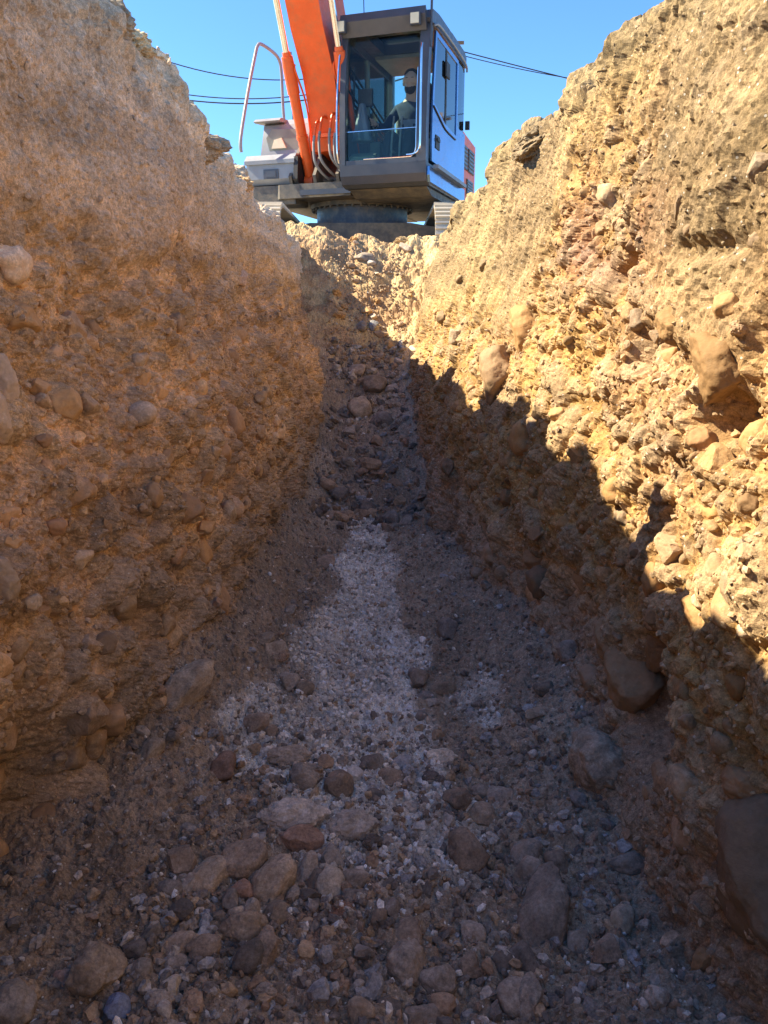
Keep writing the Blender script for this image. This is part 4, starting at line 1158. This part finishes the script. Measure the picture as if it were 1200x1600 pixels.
# --- boom, stick, bucket
BL0, BL1 = -.34, .05
boom_pts = [(.12, 1.70), (.40, 1.55), (.80, 1.62), (.94, 2.05), (1.10, 2.40), (1.40, 2.78), (1.66, 3.25), (2.15, 4.15), (2.62, 4.72), (3.20, 5.08), (4.35, 5.55), (4.50, 5.62), (4.46, 5.84), (4.30, 5.90),
            (3.0, 5.62), (2.3, 5.28), (1.75, 4.75), (1.15, 3.90), (.62, 3.00), (.20, 2.15)]
boom = finish('boom', prism(B_(), boom_pts, BL0, BL1), M['orange'], exc, .018, smooth=True)
finish('top_plate', prism(B_(), [(1.62, 3.05), (1.95, 3.60), (1.90, 3.63), (1.57, 3.08)], BL0 - .03, BL1 + .03), M['orange'], boom, .004)
for l in (-.44, .20):
    a, c, d = Vector((.68, l, 1.30)), Vector((1.24, l, 2.42)), Vector((1.30, l, 2.54))
    e = Vector((2.12, l, 4.22))
    bm = tube(B_(), [a + (c - a) * .06, c], .062, 18)
    tube(bm, [a + (c - a) * .80, c, d], [.073, .073, .066], 18)
    tube(bm, [d, d + (d - c) * .35], [.052, .046], 18)
    tube(bm, [a + Vector((0, -.055, 0)), a + Vector((0, .055, 0))], .09, 18)
    cyl = finish('boom_cylinder', bm, M['orange'], boom, smooth=True)
    finish('piston_rod', tube(B_(), [d, e], .036, 16), M['chrome'], cyl, smooth=True)
    finish('rod_eye', tube(B_(), [e + Vector((0, -.06, 0)), e + Vector((0, .06, 0))], .085, 16), M['orange'], cyl, smooth=True)
    cl = a + (c - a) * .42
    finish('hose_clamp', tube(B_(), [cl - (c - a) * .016, cl + (c - a) * .016], .071, 16), M['orange'], cyl, smooth=True)
    sgn = 1 if l < 0 else -1
    finish('cylinder_pipe', tube(B_(), smooth_path([a + Vector((.05, sgn * .05, .35)), a + Vector((.28, sgn * .085, .80)), c + Vector((.02, sgn * .085, -.03)), c + Vector((-.02, sgn * .06, .05))], 5), .012, 8), M['orange'], cyl, smooth=True)
finish('boom_hinge', tube(B_(), [(2.12, BL0 - .18, 4.22), (2.12, .28, 4.22)], .05, 14), M['frame'], boom, smooth=True)
stick = finish('stick', prism(B_(), [(3.62, 6.35), (3.75, 6.42), (4.38, 5.98), (6.75, 5.62), (6.85, 5.50), (6.75, 5.40), (4.45, 5.55), (4.25, 5.62)], -.28, .04), M['orange'], exc, .015, smooth=True)
finish('stick_cylinder', tube(B_(), [(2.05, -.12, 5.35), (3.0, -.12, 5.88)], .075, 16), M['orange'], stick, smooth=True)
finish('stick_rod', tube(B_(), [(3.0, -.12, 5.88), (3.68, -.12, 6.30)], .045, 14), M['chrome'], stick, smooth=True)
bk = finish('bucket', prism(B_(), [(6.70, 5.52), (6.95, 5.60), (7.35, 5.45), (7.55, 5.05), (7.45, 4.75), (7.00, 4.70), (6.72, 4.92), (6.98, 4.78), (7.36, 4.84), (7.44, 5.05), (7.28, 5.34), (6.96, 5.46), (6.74, 5.40)], -.62, .38), M['dark'], exc, .008)
finish('bucket_side', prism(prism(B_(), [(6.74, 5.42), (7.34, 5.42), (7.50, 5.05), (7.42, 4.80), (7.0, 4.76)], -.645, -.622), [(6.74, 5.42), (7.34, 5.42), (7.50, 5.05), (7.42, 4.80), (7.0, 4.76)], .382, .405), M['dark'], bk, .004)
for k in range(5):
    l = -.56 + k * .22
    finish('bucket_tooth', prism(B_(), [(6.75, 4.93), (6.98, 4.76), (6.60, 5.02)], l - .04, l + .04), M['shoe'], bk)

# --- hydraulic hoses and orange pipe bends in front of the boom foot
for k, (l, f, zt) in enumerate(((-.20, .98, 1.86), (-.12, 1.00, 1.90), (.02, 1.02, 1.92), (.09, 1.04, 1.86))):
    hb = finish('hose_pipe', tube(B_(), smooth_path([(f - .16, l + .02, zt - .02), (f - .10, l, zt + .06), (f - .02, l - .03, zt + .05), (f + .01, l - .05, zt - .10)], 6), .016, 8), M['orange'], boom, smooth=True)
    finish('hose', tube(B_(), smooth_path([(f + .01, l - .05, zt - .10), (f + .02, l - .06, zt - .22), (f + .03, l - .03, zt - .42), (f - .12, l + .06, zt - .56), (f - .35, l + .08, zt - .55)], 6), .017, 8), M['hose'], hb, smooth=True)
finish('hose_block', box(B_(), .82, .90, -.26, .16, 1.76, 1.80), M['orange'], boom, .006)
finish('swivel_cover', box(B_(), .66, .93, .03, .19, 1.36, 1.46), M['lens'], fr, .02)

# --- right hand tank, tool box, rail
tank = finish('fuel_tank', prism(B_(), [(-.75, 1.243), (.62, 1.243), (.66, 1.62), (.52, 2.02), (.40, 2.10), (-.75, 2.12)], -1.14, -.50), M['grey'], exc, .03, smooth=True)
finish('tank_lid', prism(B_(), [(.05, 2.115), (.60, 2.085), (.66, 2.045), (.62, 2.035), (.05, 2.095)], -1.22, -.86), M['grey'], tank, .006)
finish('lamp_recess', prism(B_(), [(-1.02, 1.70), (-.60, 1.70), (-.56, 1.80), (-.60, 1.93), (-.98, 1.95), (-1.06, 1.85)], .50, .635, 'LZ'), M['inner'], tank, .01)
finish('head_lamp', prism(B_(), [(-.98, 1.72), (-.78, 1.72), (-.84, 1.84), (-.94, 1.82)], .60, .66, 'LZ'), M['lens'], tank, .01)
finish('filler_cap', tube(tube(B_(), [(-.15, -.75, 2.12), (-.15, -.75, 2.22)], .075, 18), [(-.15, -.75, 2.22), (-.15, -.75, 2.27)], .055, 18), M['orange'], tank, .006)
finish('muffler_cover', box(B_(), -.62, -.2, -.66, -.42, 2.0, 2.34), M['orange'], exc, .03)
tbx = finish('tool_box', prism(B_(), [(.64, 1.245), (.86, 1.26), (.92, 1.32), (.92, 1.52), (.86, 1.60), (.66, 1.63)], -1.21, -.56), M['grey'], exc, .022, smooth=True)
finish('box_lid', prism(B_(), [(.665, 1.635), (.875, 1.605), (.945, 1.535), (.945, 1.49), (.925, 1.49), (.925, 1.53), (.86, 1.59), (.665, 1.61)], -1.225, -.545), M['grey'], tbx, .004)
finish('box_latch', box(box(B_(), .921, .932, -.97, -.77, 1.32, 1.43), .932, .94, -.94, -.80, 1.34, 1.41), M['dark'], tbx, .006)
finish('box_step', box(B_(), .50, .90, -1.18, -.56, 1.02, 1.242), M['frame'], tbx, .02)
finish('side_fender', prism(B_(), [(.35, 1.10), (.80, 1.12), (.96, 1.30), (.93, 1.56), (.70, 1.60), (.35, 1.58)], -.555, -.50), M['black'], exc, .02)
rail = finish('handrail', tube(B_(), smooth_path([(1.06, -1.2, 1.62), (1.05, -1.2, 1.80), (.80, -1.2, 2.38), (.58, -1.2, 2.82), (.50, -1.2, 2.95), (.38, -1.2, 3.0), (.02, -1.2, 3.0), (-.13, -1.2, 2.95), (-.18, -1.2, 2.82), (-.2, -1.2, 2.4), (-.2, -1.18, 2.08)], 5), .021, 10), M['grey'], exc, smooth=True)
finish('mirror_stalk', tube(B_(), [(.15, -.9, 2.12), (.16, -.9, 2.95)], .010, 8), M['dark'], exc)

# --- engine hood and counterweight behind the cab
hood = finish('engine_hood', prism(B_(), [(-.55, 1.24), (-1.62, 1.24), (-1.62, 2.02), (-.95, 2.06), (-.55, 2.10)], .35, 1.17), M['orange'], exc, .04, smooth=True)
for (f0, f1, z0, z1) in ((-1.05, -.62, 1.62, 1.92), (-1.50, -1.12, 1.62, 1.92), (-1.45, -1.05, 1.30, 1.52)):
    g = finish('grille', box(B_(), f0, f1, 1.172, 1.182, z0, z1), M['frame'], hood, .003)
    for k in range(6):
        z = z0 + (k + .5) * (z1 - z0) / 6
        finish('grille_slat', box(B_(), f0 + .02, f1 - .02, 1.183, 1.190, z - .012, z + .012), M['dark'], g)
finish('hood_cover', prism(B_(), [(-.76, 1.24), (-1.62, 1.24), (-1.62, 2.0), (-.76, 2.05)], -1.15, .345), M['orange'], exc, .03)
cw = [(-1.625 - .50 * math.sin(math.pi * t), 1.16 * math.cos(math.pi * t) * (1 if 0 < t < 1 else 1)) for t in np.linspace(0, 1, 15)]
finish('counterweight', prism(B_(), cw, 1.10, 2.02, 'FL'), M['orange'], exc, .05, smooth=True)

# --- cab
F0 = -.48
cab = finish('cab', prism(B_(), [(F0, 1.12), (1.20, 1.11), (1.32, 1.14), (1.375, 1.22), (1.385, 1.335), (F0, 1.335)], .22, 1.24), M['dark'], exc, .018)
finish('cab_belly', prism(B_(), [(F0 + .05, 1.117), (1.18, 1.105), (.95, 1.03), (F0 + .05, 1.03)], .26, 1.20), M['frame'], cab, .006)


def post(name, pts, l0, l1, mat=None, bev=.014):
    return finish(name, prism(B_(), pts, l0, l1), mat or M['dark'], cab, bev, smooth=True)


fp = [(1.385, 1.337), (1.385, 1.60), (1.36, 2.05), (1.30, 2.45), (1.235, 2.74), (1.13, 2.74), (1.19, 2.45), (1.25, 2.05), (1.27, 1.60), (1.27, 1.337)]
post('front_post', fp, 1.13, 1.24)
post('front_post', fp, .22, .285)
post('rear_post', [(F0, 1.337), (F0 + .10, 1.337), (F0 + .10, 2.78), (F0, 2.74)], 1.16, 1.24)
post('rear_post', [(F0, 1.337), (F0 + .10, 1.337), (F0 + .10, 2.78), (F0, 2.74)], .22, .30)
post('side_post', [(.42, 1.76), (.50, 1.76), (.50, 2.76), (.42, 2.76)], .22, .26, M['inner'])
rf = finish('roof', prism(B_(), [(.96, 2.742), (1.24, 2.742), (1.27, 2.78), (1.22, 2.87), (.96, 2.90)], .20, 1.26), M['dark'], cab, .02, smooth=True)
finish('roof_shell', prism(B_(), [(F0, 2.742), (.34, 2.742), (.34, 2.905), (F0 + .1, 2.90), (F0, 2.86)], .20, 1.26), M['dark'], rf, .02, smooth=True)
for l0, l1 in ((.20, .42), (1.03, 1.26)):
    finish('roof_side', box(B_(), .342, .958, l0, l1, 2.743, 2.90), M['dark'], rf, .012)
finish('sun_visor', prism(B_(), [(1.238, 2.68), (1.27, 2.665), (1.345, 2.80), (1.31, 2.885), (1.275, 2.85)], .225, 1.20), M['dark'], cab, .008)
finish('headliner', box(B_(), F0 + .1, .33, .30, 1.13, 2.70, 2.738), M['inner'], cab, .006)
finish('roof_hatch', box(B_(), .342, .958, .422, 1.028, 2.86, 2.868), M['glass'], cab)
finish('lower_sill', prism(B_(), [(1.30, 1.337), (1.372, 1.337), (1.372, 1.385), (1.30, 1.385)], .287, 1.128), M['dark'], cab, .008)
finish('right_panel', box(B_(), F0 + .102, 1.268, .225, .255, 1.338, 1.755), M['dark'], cab, .006)
finish('window_rail', box(B_(), F0 + .102, 1.18, .222, .262, 2.66, 2.741), M['dark'], cab, .006)
finish('right_window', box(B_(), F0 + .10, 1.24, .236, .242, 1.757, 2.66), M['glass'], cab)
for (a, b) in (((F0 + .1, .27, 2.05), (1.20, .27, 2.42)), ((F0 + .1, .27, 1.86), (1.22, .27, 2.16)), ((1.02, .27, 2.10), (1.0, .27, 2.45))):
    finish('window_bar', tube(B_(), [a, b], .012, 8), M['black'], cab)
finish('rear_panel', box(B_(), F0 + .01, F0 + .04, .302, 1.158, 1.338, 1.95), M['inner'], cab, .004)
finish('rear_window', box(B_(), F0 + .02, F0 + .026, .302, 1.158, 1.952, 2.70), M['glass'], cab)
finish('windshield', prism(B_(), [(1.330, 1.386), (1.336, 1.386), (1.330, 1.690), (1.324, 1.690)], .288, 1.127), M['glass'], cab)
finish('upper_windshield', prism(B_(), [(1.322, 1.702), (1.328, 1.702), (1.215, 2.70), (1.209, 2.70)], .288, 1.127), M['glass_front'], cab)
finish('glass_edge', prism(B_(), [(1.322, 1.691), (1.334, 1.691), (1.333, 1.699), (1.321, 1.699)], .288, 1.127), M['chrome'], cab)

dr = finish('door', prism(B_(), [(-.02, 1.36), (1.22, 1.36), (1.235, 1.55), (1.21, 1.98), (.62, 1.86), (-.02, 1.84)], 1.243, 1.268), M['door'], cab, .008, smooth=True)
df = B_()
prism(df, [(1.21, 1.985), (1.10, 2.70), (1.04, 2.70), (1.15, 1.975)], 1.243, 1.266)
prism(df, [(1.10, 2.703), (-.02, 2.703), (-.02, 2.655), (1.10, 2.655)], 1.243, 1.265)
box(df, -.02, .045, 1.243, 1.266, 1.842, 2.652)
finish('door_frame', df, M['door'], dr, .004)
finish('door_window', prism(B_(), [(.62, 1.862), (1.148, 1.974), (1.042, 2.653), (.62, 2.653)], 1.252, 1.258), M['glass_side'], dr)
finish('sliding_pane', prism(B_(), [(.047, 1.845), (.56, 1.856), (.56, 2.652), (.047, 2.652)], 1.249, 1.255), M['glass_side'], dr)
finish('window_strip', box(B_(), .562, .618, 1.247, 1.264, 1.862, 2.652), M['black'], dr, .003)
finish('window_catch', box(B_(), .50, .68, 1.265, 1.285, 2.36, 2.52), M['black'], dr, .006)
finish('door_handle', box(box(B_(), .90, 1.08, 1.269, 1.276, 1.52, 1.66), .93, 1.05, 1.277, 1.290, 1.60, 1.63), M['black'], dr, .004)
finish('door_trim', tube(B_(), smooth_path([(1.19, 1.274, 1.93), (.9, 1.274, 1.86), (.6, 1.274, 1.80), (.1, 1.274, 1.79)], 5), .008, 8), M['black'], dr)
finish('quarter_panel', prism(B_(), [(F0, 1.345), (-.03, 1.345), (-.03, 1.96), (F0, 1.96)], 1.241, 1.262), M['door'], cab, .006)
finish('rear_quarter_window', box(B_(), F0 + .06, -.03, 1.247, 1.253, 1.962, 2.70), M['glass_side'], cab)
finish('side_sill', prism(B_(), [(F0, 1.13), (1.30, 1.13), (1.34, 1.20), (1.34, 1.29), (F0, 1.29)], 1.242, 1.275), M['door'], cab, .01)
finish('side_step', box(B_(), -.30, 1.20, 1.276, 1.34, 1.285, 1.325), M['grey'], cab, .008)
finish('roof_rail', tube(B_(), smooth_path([(1.20, 1.27, 2.72), (1.0, 1.28, 2.77), (.3, 1.28, 2.78), (-.35, 1.28, 2.76), (F0, 1.27, 2.70)], 5), .012, 8), M['grey'], cab)
finish('front_handrail', tube(B_(), smooth_path([(1.40, 1.19, 2.50), (1.425, 1.19, 2.40), (1.44, 1.19, 2.0), (1.45, 1.19, 1.55), (1.44, 1.17, 1.44), (1.41, 1.10, 1.41), (1.39, 1.02, 1.41)], 6), .011, 8), M['chrome'], cab, smooth=True)
finish('front_handrail', tube(B_(), smooth_path([(1.32, .225, 2.56), (1.37, .215, 2.3), (1.42, .21, 1.9), (1.43, .21, 1.5), (1.40, .22, 1.36)], 6), .011, 8), M['chrome'], cab, smooth=True)
finish('pane_trim', tube(B_(), smooth_path([(1.30, 1.12, 2.30), (1.335, 1.12, 2.0), (1.352, 1.12, 1.62), (1.352, 1.115, 1.48), (1.352, 1.08, 1.41), (1.352, 1.0, 1.395), (1.352, .5, 1.395)], 6), .008, 8), M['chrome'], cab, smooth=True)
for l in (.25, 1.10):
    wk = finish('work_light', box(B_(), 1.325, 1.385, l - .055, l + .055, 2.69, 2.81), M['dark'], cab, .008)
    finish('lamp_lens', box(B_(), 1.386, 1.396, l - .046, l + .046, 2.70, 2.80), M['lens'], wk, .003)
finish('beacon_bracket', tube(tube(B_(), [(1.26, 1.245, 2.5), (1.25, 1.25, 2.96)], .014, 8), [(1.25, 1.25, 2.96), (1.24, 1.27, 3.02)], .026, 8), M['dark'], cab)
finish('antenna', tube(B_(), [(.9, .36, 2.9), (.9, .35, 3.35)], .005, 6), M['black'], cab)
finish('side_mirror', box(B_(), F0 - .02, F0 + .02, 1.265, 1.32, 2.02, 2.12), M['black'], cab, .006)

# --- cab interior
sb = finish('seat', box(B_(), .02, .52, .50, .98, 1.46, 1.60), M['seat'], cab, .05, smooth=True)
finish('seat_backrest', prism(B_(), [(-.06, 1.60), (.10, 1.58), (.02, 2.18), (-.02, 2.26), (-.12, 2.26), (-.16, 2.1)], 0.50, .99), M['seat'], sb, .045, smooth=True)
finish('head_rest', box(B_(), -.12, .0, .62, .90, 2.28, 2.50), M['seat'], sb, .04, smooth=True)
finish('seat_base', box(B_(), .0, .42, .62, .98, 1.336, 1.46), M['inner'], cab, .02)
for l in (.40, 1.04):
    cs = finish('console', box(B_(), .05, .62, l - .07, l + .05, 1.50, 1.72), M['inner'], cab, .02)
    finish('joystick', tube(tube(B_(), [(.58, l, 1.72), (.60, l, 1.84)], .012, 8), [(.60, l, 1.83), (.615, l, 1.95)], [.024, .02], 10), M['black'], cs)
for l in (.70, .80):
    finish('travel_lever', tube(B_(), smooth_path([(.95, l, 1.36), (.93, l, 1.62), (.88, l + .01, 1.88), (.87, l + .01, 1.93)], 4), .012, 8), M['hose'], cab)
mo = finish('monitor', box(B_(), 1.00, 1.05, .33, .50, 2.02, 2.20), M['black'], cab, .01)
finish('monitor_arm', tube(B_(), [(1.02, .29, 1.8), (1.02, .34, 2.06)], .015, 8), M['black'], mo)
finish('fire_extinguisher', tube(tube(B_(), [(-.30, .42, 1.95), (-.30, .42, 2.25)], .05, 14), [(-.30, .42, 2.25), (-.30, .42, 2.32)], .02, 10), M['hose'], cab)
finish('floor_mat', box(B_(), .45, 1.25, .30, 1.12, 1.337, 1.345), M['black'], cab)
finish('dashboard', prism(B_(), [(1.12, 1.346), (1.28, 1.346), (1.28, 1.44), (1.15, 1.50)], .30, .60), M['inner'], cab, .01)

# a grey bag hanging in the right window
hb = (IV[:, 2] + 1) / 2
ha = np.arctan2(IV[:, 1], IV[:, 0])
hr = (0.115 - 0.085 * hb ** 0.8) * (1 + 0.22 * np.cos(5 * ha + 3 * hb) + 0.15 * fbm(IV * 3, 3)) * np.clip(np.sqrt(np.maximum(1 - IV[:, 2] ** 2, 0)) * 3, 0, 1)
bv = np.stack([np.cos(ha) * hr + 1.10, np.sin(ha) * hr + 0.40, 1.62 + 0.42 * hb], -1)
bvw = np.array([U(q)[:] for q in bv]) + np.array([XC, YC, ZG])
bc = bvw.mean(0)
bag = link('plastic_bag', np_mesh('plastic_bag', bvw - bc, IF), M['bag'])
bag.location = bc
tag(bag, 'grey plastic bag hanging inside the cab by its right window', 'bag')

# ------------------------------------------------------------------ the operator
def operator():
    # joints: (F, L, Z), radius
    J = dict(pelvis=((.20, .82, 1.66), .15), waist=((.18, .82, 1.82), .145), chest=((.15, .82, 2.02), .165), upper=((.14, .82, 2.14), .12), neck=((.17, .825, 2.235), .058),
             jaw=((.215, .83, 2.335), .088), face=((.215, .83, 2.41), .098), skull=((.195, .83, 2.475), .100), top=((.19, .83, 2.53), .060), nose=((.315, .832, 2.40), .014), 
             earR=((.20, .722, 2.40), .018), earL=((.20, .938, 2.40), .018), chin=((.275, .832, 2.305), .045),
             shR=((.15, .64, 2.12), .078), elR=((.30, .52, 1.90), .056), wrR=((.52, .475, 1.895), .036), paR=((.59, .465, 1.905), .034),
             shL=((.15, 1.00, 2.12), .078), elL=((.22, 1.10, 1.86), .056), wrL=((.48, 1.10, 1.885), .036), paL=((.56, 1.10, 1.90), .034),
             hiR=((.25, .73, 1.67), .10), knR=((.68, .70, 1.74), .075), anR=((.86, .70, 1.45), .048), toR=((1.02, .70, 1.39), .04),
             hiL=((.25, .91, 1.67), .10), knL=((.68, .94, 1.74), .075), anL=((.86, .95, 1.45), .048), toL=((1.02, .95, 1.39), .04))
    E = [('pelvis', 'waist'), ('waist', 'chest'), ('chest', 'upper'), ('upper', 'neck'), ('neck', 'jaw'), ('jaw', 'face'), ('face', 'skull'), ('skull', 'top'), ('face', 'nose'), ('face', 'earR'),
         ('face', 'earL'), ('jaw', 'chin'), ('upper', 'shR'), ('shR', 'elR'), ('elR', 'wrR'), ('wrR', 'paR'), ('upper', 'shL'), ('shL', 'elL'), ('elL', 'wrL'), ('wrL', 'paL'),
         ('pelvis', 'hiR'), ('hiR', 'knR'), ('knR', 'anR'), ('anR', 'toR'), ('pelvis', 'hiL'), ('hiL', 'knL'), ('knL', 'anL'), ('anL', 'toL')]
    # fingers curled round the joysticks
    for s, l in (('R', .465), ('L', 1.10)):
        base = J['pa' + s][0]
        for k, dz in enumerate((.030, .010, -.010, -.030)):
            ln = (.030, .034, .032, .026)[k]
            J[f'f{s}{k}a'] = ((base[0] + .032, l + .022, base[2] + dz), .010)
            J[f'f{s}{k}b'] = ((base[0] + .032 + ln, l + .016, base[2] + dz), .009)
            J[f'f{s}{k}c'] = ((base[0] + .036 + ln, l - .014, base[2] + dz - .004), .008)
            E += [('pa' + s, f'f{s}{k}a'), (f'f{s}{k}a', f'f{s}{k}b'), (f'f{s}{k}b', f'f{s}{k}c')]
        J[f't{s}a'] = ((base[0] + .012, l - .022, base[2] + .030), .011)
        J[f't{s}b'] = ((base[0] + .042, l - .030, base[2] + .052), .009)
        E += [('pa' + s, f't{s}a'), (f't{s}a', f't{s}b')]
    J = {k: ((v[0][0] + .06, v[0][1] - .085, v[0][2] + .02), v[1]) for k, v in J.items()}
    names = list(J)
    me = bpy.data.meshes.new('person')
    org = U(J['pelvis'][0])
    me.from_pydata([(U(J[n][0]) - org)[:] for n in names], [(names.index(a), names.index(b)) for a, b in E], [])
    tmp = bpy.data.objects.new('tmp', me); COL.objects.link(tmp)
    sk = tmp.modifiers.new('s', 'SKIN'); sk.use_smooth_shade = True
    ss = tmp.modifiers.new('u', 'SUBSURF'); ss.levels = 2; ss.render_levels = 2
    for i, n in enumerate(names):
        d = me.skin_vertices[0].data[i]
        d.radius = (J[n][1], J[n][1])
        d.use_root = (n == 'pelvis')
    bpy.context.view_layer.update()
    dg = bpy.context.evaluated_depsgraph_get()
    body = bpy.data.meshes.new_from_object(tmp.evaluated_get(dg))
    bpy.data.objects.remove(tmp)
    body.name = 'person'
    body.materials.clear()
    for m in ('skin', 'shirt', 'stripe', 'trousers'): body.materials.append(M[m])
    bones = [(U(J[a][0]) - org, U(J[b][0]) - org, a, b) for a, b in E]
    headish = {'neck', 'jaw', 'face', 'skull', 'top', 'nose', 'earR', 'earL', 'chin'}
    for p in body.polygons:
        c = p.center
        best = None
        for a, b, na, nb in bones:
            ab = b - a
            t = max(0, min(1, (c - a).dot(ab) / ab.length_squared))
            d = (c - a - ab * t).length
            if best is None or d < best[0]: best = (d, na, nb, t)
        _, na, nb, t = best
        z = c.z + org.z
        if nb in headish and not (na == 'upper' and t < .75): mi = 0
        elif nb.startswith(('pa', 'f', 't')) and nb not in ('toR', 'toL', 'top') or na.startswith(('paR', 'paL')): mi = 0
        elif na in ('hiR', 'hiL', 'knR', 'knL', 'anR', 'anL') or nb in ('hiR', 'hiL') : mi = 3
        elif na in ('pelvis', 'waist', 'chest') and 1.93 < z < 2.02: mi = 2
        else: mi = 1
        p.material_index = mi
        p.use_smooth = True
    hv = BV * np.array([.104, .084, .132]); dn = np.clip(-BV[:, 2], 0, 1)
    hv[:, 1] *= 1 - 0.30 * dn ** 1.5
    hv[:, 0] += 0.018 * dn
    hm = bmesh.new(); hm.from_mesh(body)
    hvs = [hm.verts.new(U(q) - org) for q in hv + np.array([.262, .745, 2.435])]
    for t_ in BF:
        f_ = hm.faces.new([hvs[k] for k in t_]); f_.material_index = 0; f_.smooth = True
    hm.to_mesh(body); hm.free()
    man = link('person', body)
    man.location = org + Vector((XC, YC, ZG))
    tag(man, 'person in a dark navy shirt with a grey band sitting at the controls', 'person')

    def shell(name, c, r, keep, mat, nz=.04):
        v = IV * (1 + nz * fbm(IV * 4, 3))[:, None]
        m_ = keep(IV)
        v = np.where(m_[:, None], v, v * 0.72) * np.array(r) + np.array(c) + np.array((.06, -.085, .02))
        w = np.array([(U(q) - org)[:] for q in v])
        return link(name, np_mesh(name, w, IF), mat, man)
    shell('hair', (.185, .83, 2.475), (.120, .098, .100), lambda v: (v[:, 2] > .12 + .95 * np.clip(v[:, 0], 0, 1)) | ((v[:, 0] < -.25) & (v[:, 2] > -.5)), M['hair'])
    shell('beard', (.222, .831, 2.345), (.106, .080, .080), lambda v: (v[:, 0] > -.15) & (v[:, 2] < -.12 + .35 * np.abs(v[:, 1])) & (v[:, 2] > -.95), M['hair'])
    for l in (.798, .864):
        e = BV * np.array([.010, .014, .009]) + np.array([.358, l - .085, 2.445])
        link('eye', np_mesh('eye', np.array([(U(q) - org)[:] for q in e]), BF), M['hair'], man)
        e = BV * np.array([.010, .022, .005]) + np.array([.358, l - .085, 2.467])
        link('eyebrow', np_mesh('eyebrow', np.array([(U(q) - org)[:] for q in e]), BF), M['hair'], man)
    return man


operator()

# ------------------------------------------------------------------ power lines behind the machine
WY = 30.0


def cable(px3, x0, x1, label, r=0.018):
    q = [at(a, b, WY) for a, b in px3]
    cf = np.polyfit([v.x for v in q], [v.z for v in q], 2)
    xs = np.linspace(x0, x1, 40)
    mid = Vector(((x0 + x1) / 2, WY, float(np.polyval(cf, (x0 + x1) / 2))))
    bm = tube(B_(), [Vector((x, WY, float(np.polyval(cf, x)))) - mid for x in xs], r, 6)
    me = bpy.data.meshes.new('power_cable'); bm.to_mesh(me); bm.free()
    o = link('power_cable', me, M['wire'])
    o.location = mid
    tag(o, label, 'cable', 'overhead cables')
    return float(np.polyval(cf, x0)), float(np.polyval(cf, x1))


PX_POLE = at(698, 70, WY).x
XL, XR = -13.5, 13.5
zs = [cable([(300, 107), (437, 125), (698, 62)], XL, PX_POLE, 'topmost of the black cables seen left of the boom'),
      cable([(330, 152), (480, 148), (698, 84)], XL, PX_POLE, 'middle of the black cables seen left of the boom'),
      cable([(330, 160), (480, 156), (698, 98)], XL, PX_POLE, 'lowest of the black cables seen left of the boom', .022),
      cable([(698, 74), (790, 98), (865, 117)], PX_POLE, XR, 'upper black cable from the cab corner to the right rim'),
      cable([(698, 80), (790, 103), (865, 118)], PX_POLE, XR, 'lower black cable from the cab corner to the right rim', .014)]


def pole(x, ztop, label):
    root = empty('utility_pole', (x, WY + .12, 1.45))
    me = bpy.data.meshes.new('pole_shaft'); bm = tube(B_(), [(0, 0, 0), (0, 0, ztop - 1.45)], [.14, .10], 14); bm.to_mesh(me); bm.free()
    for p in me.polygons: p.use_smooth = True
    link('pole_shaft', me, M['wood'], root)
    bm = B_(); box(bm, -.6, .6, -.16, -.105, ztop - 1.45 - .35, ztop - 1.45 - .25)
    me = bpy.data.meshes.new('cross_arm'); bmesh.ops.recalc_face_normals(bm, faces=bm.faces); bm.to_mesh(me); bm.free()
    link('cross_arm', me, M['wood'], root)
    tag(root, label, 'pole')


pole(PX_POLE, max(z[1] for z in zs[:3]) + .2, 'wooden utility pole hidden behind the excavator cab')
pole(XL, max(z[0] for z in zs[:3]) + .2, 'wooden utility pole beyond the left rim of the trench')
pole(XR, max(z[1] for z in zs[3:]) + .2, 'wooden utility pole beyond the right rim of the trench')
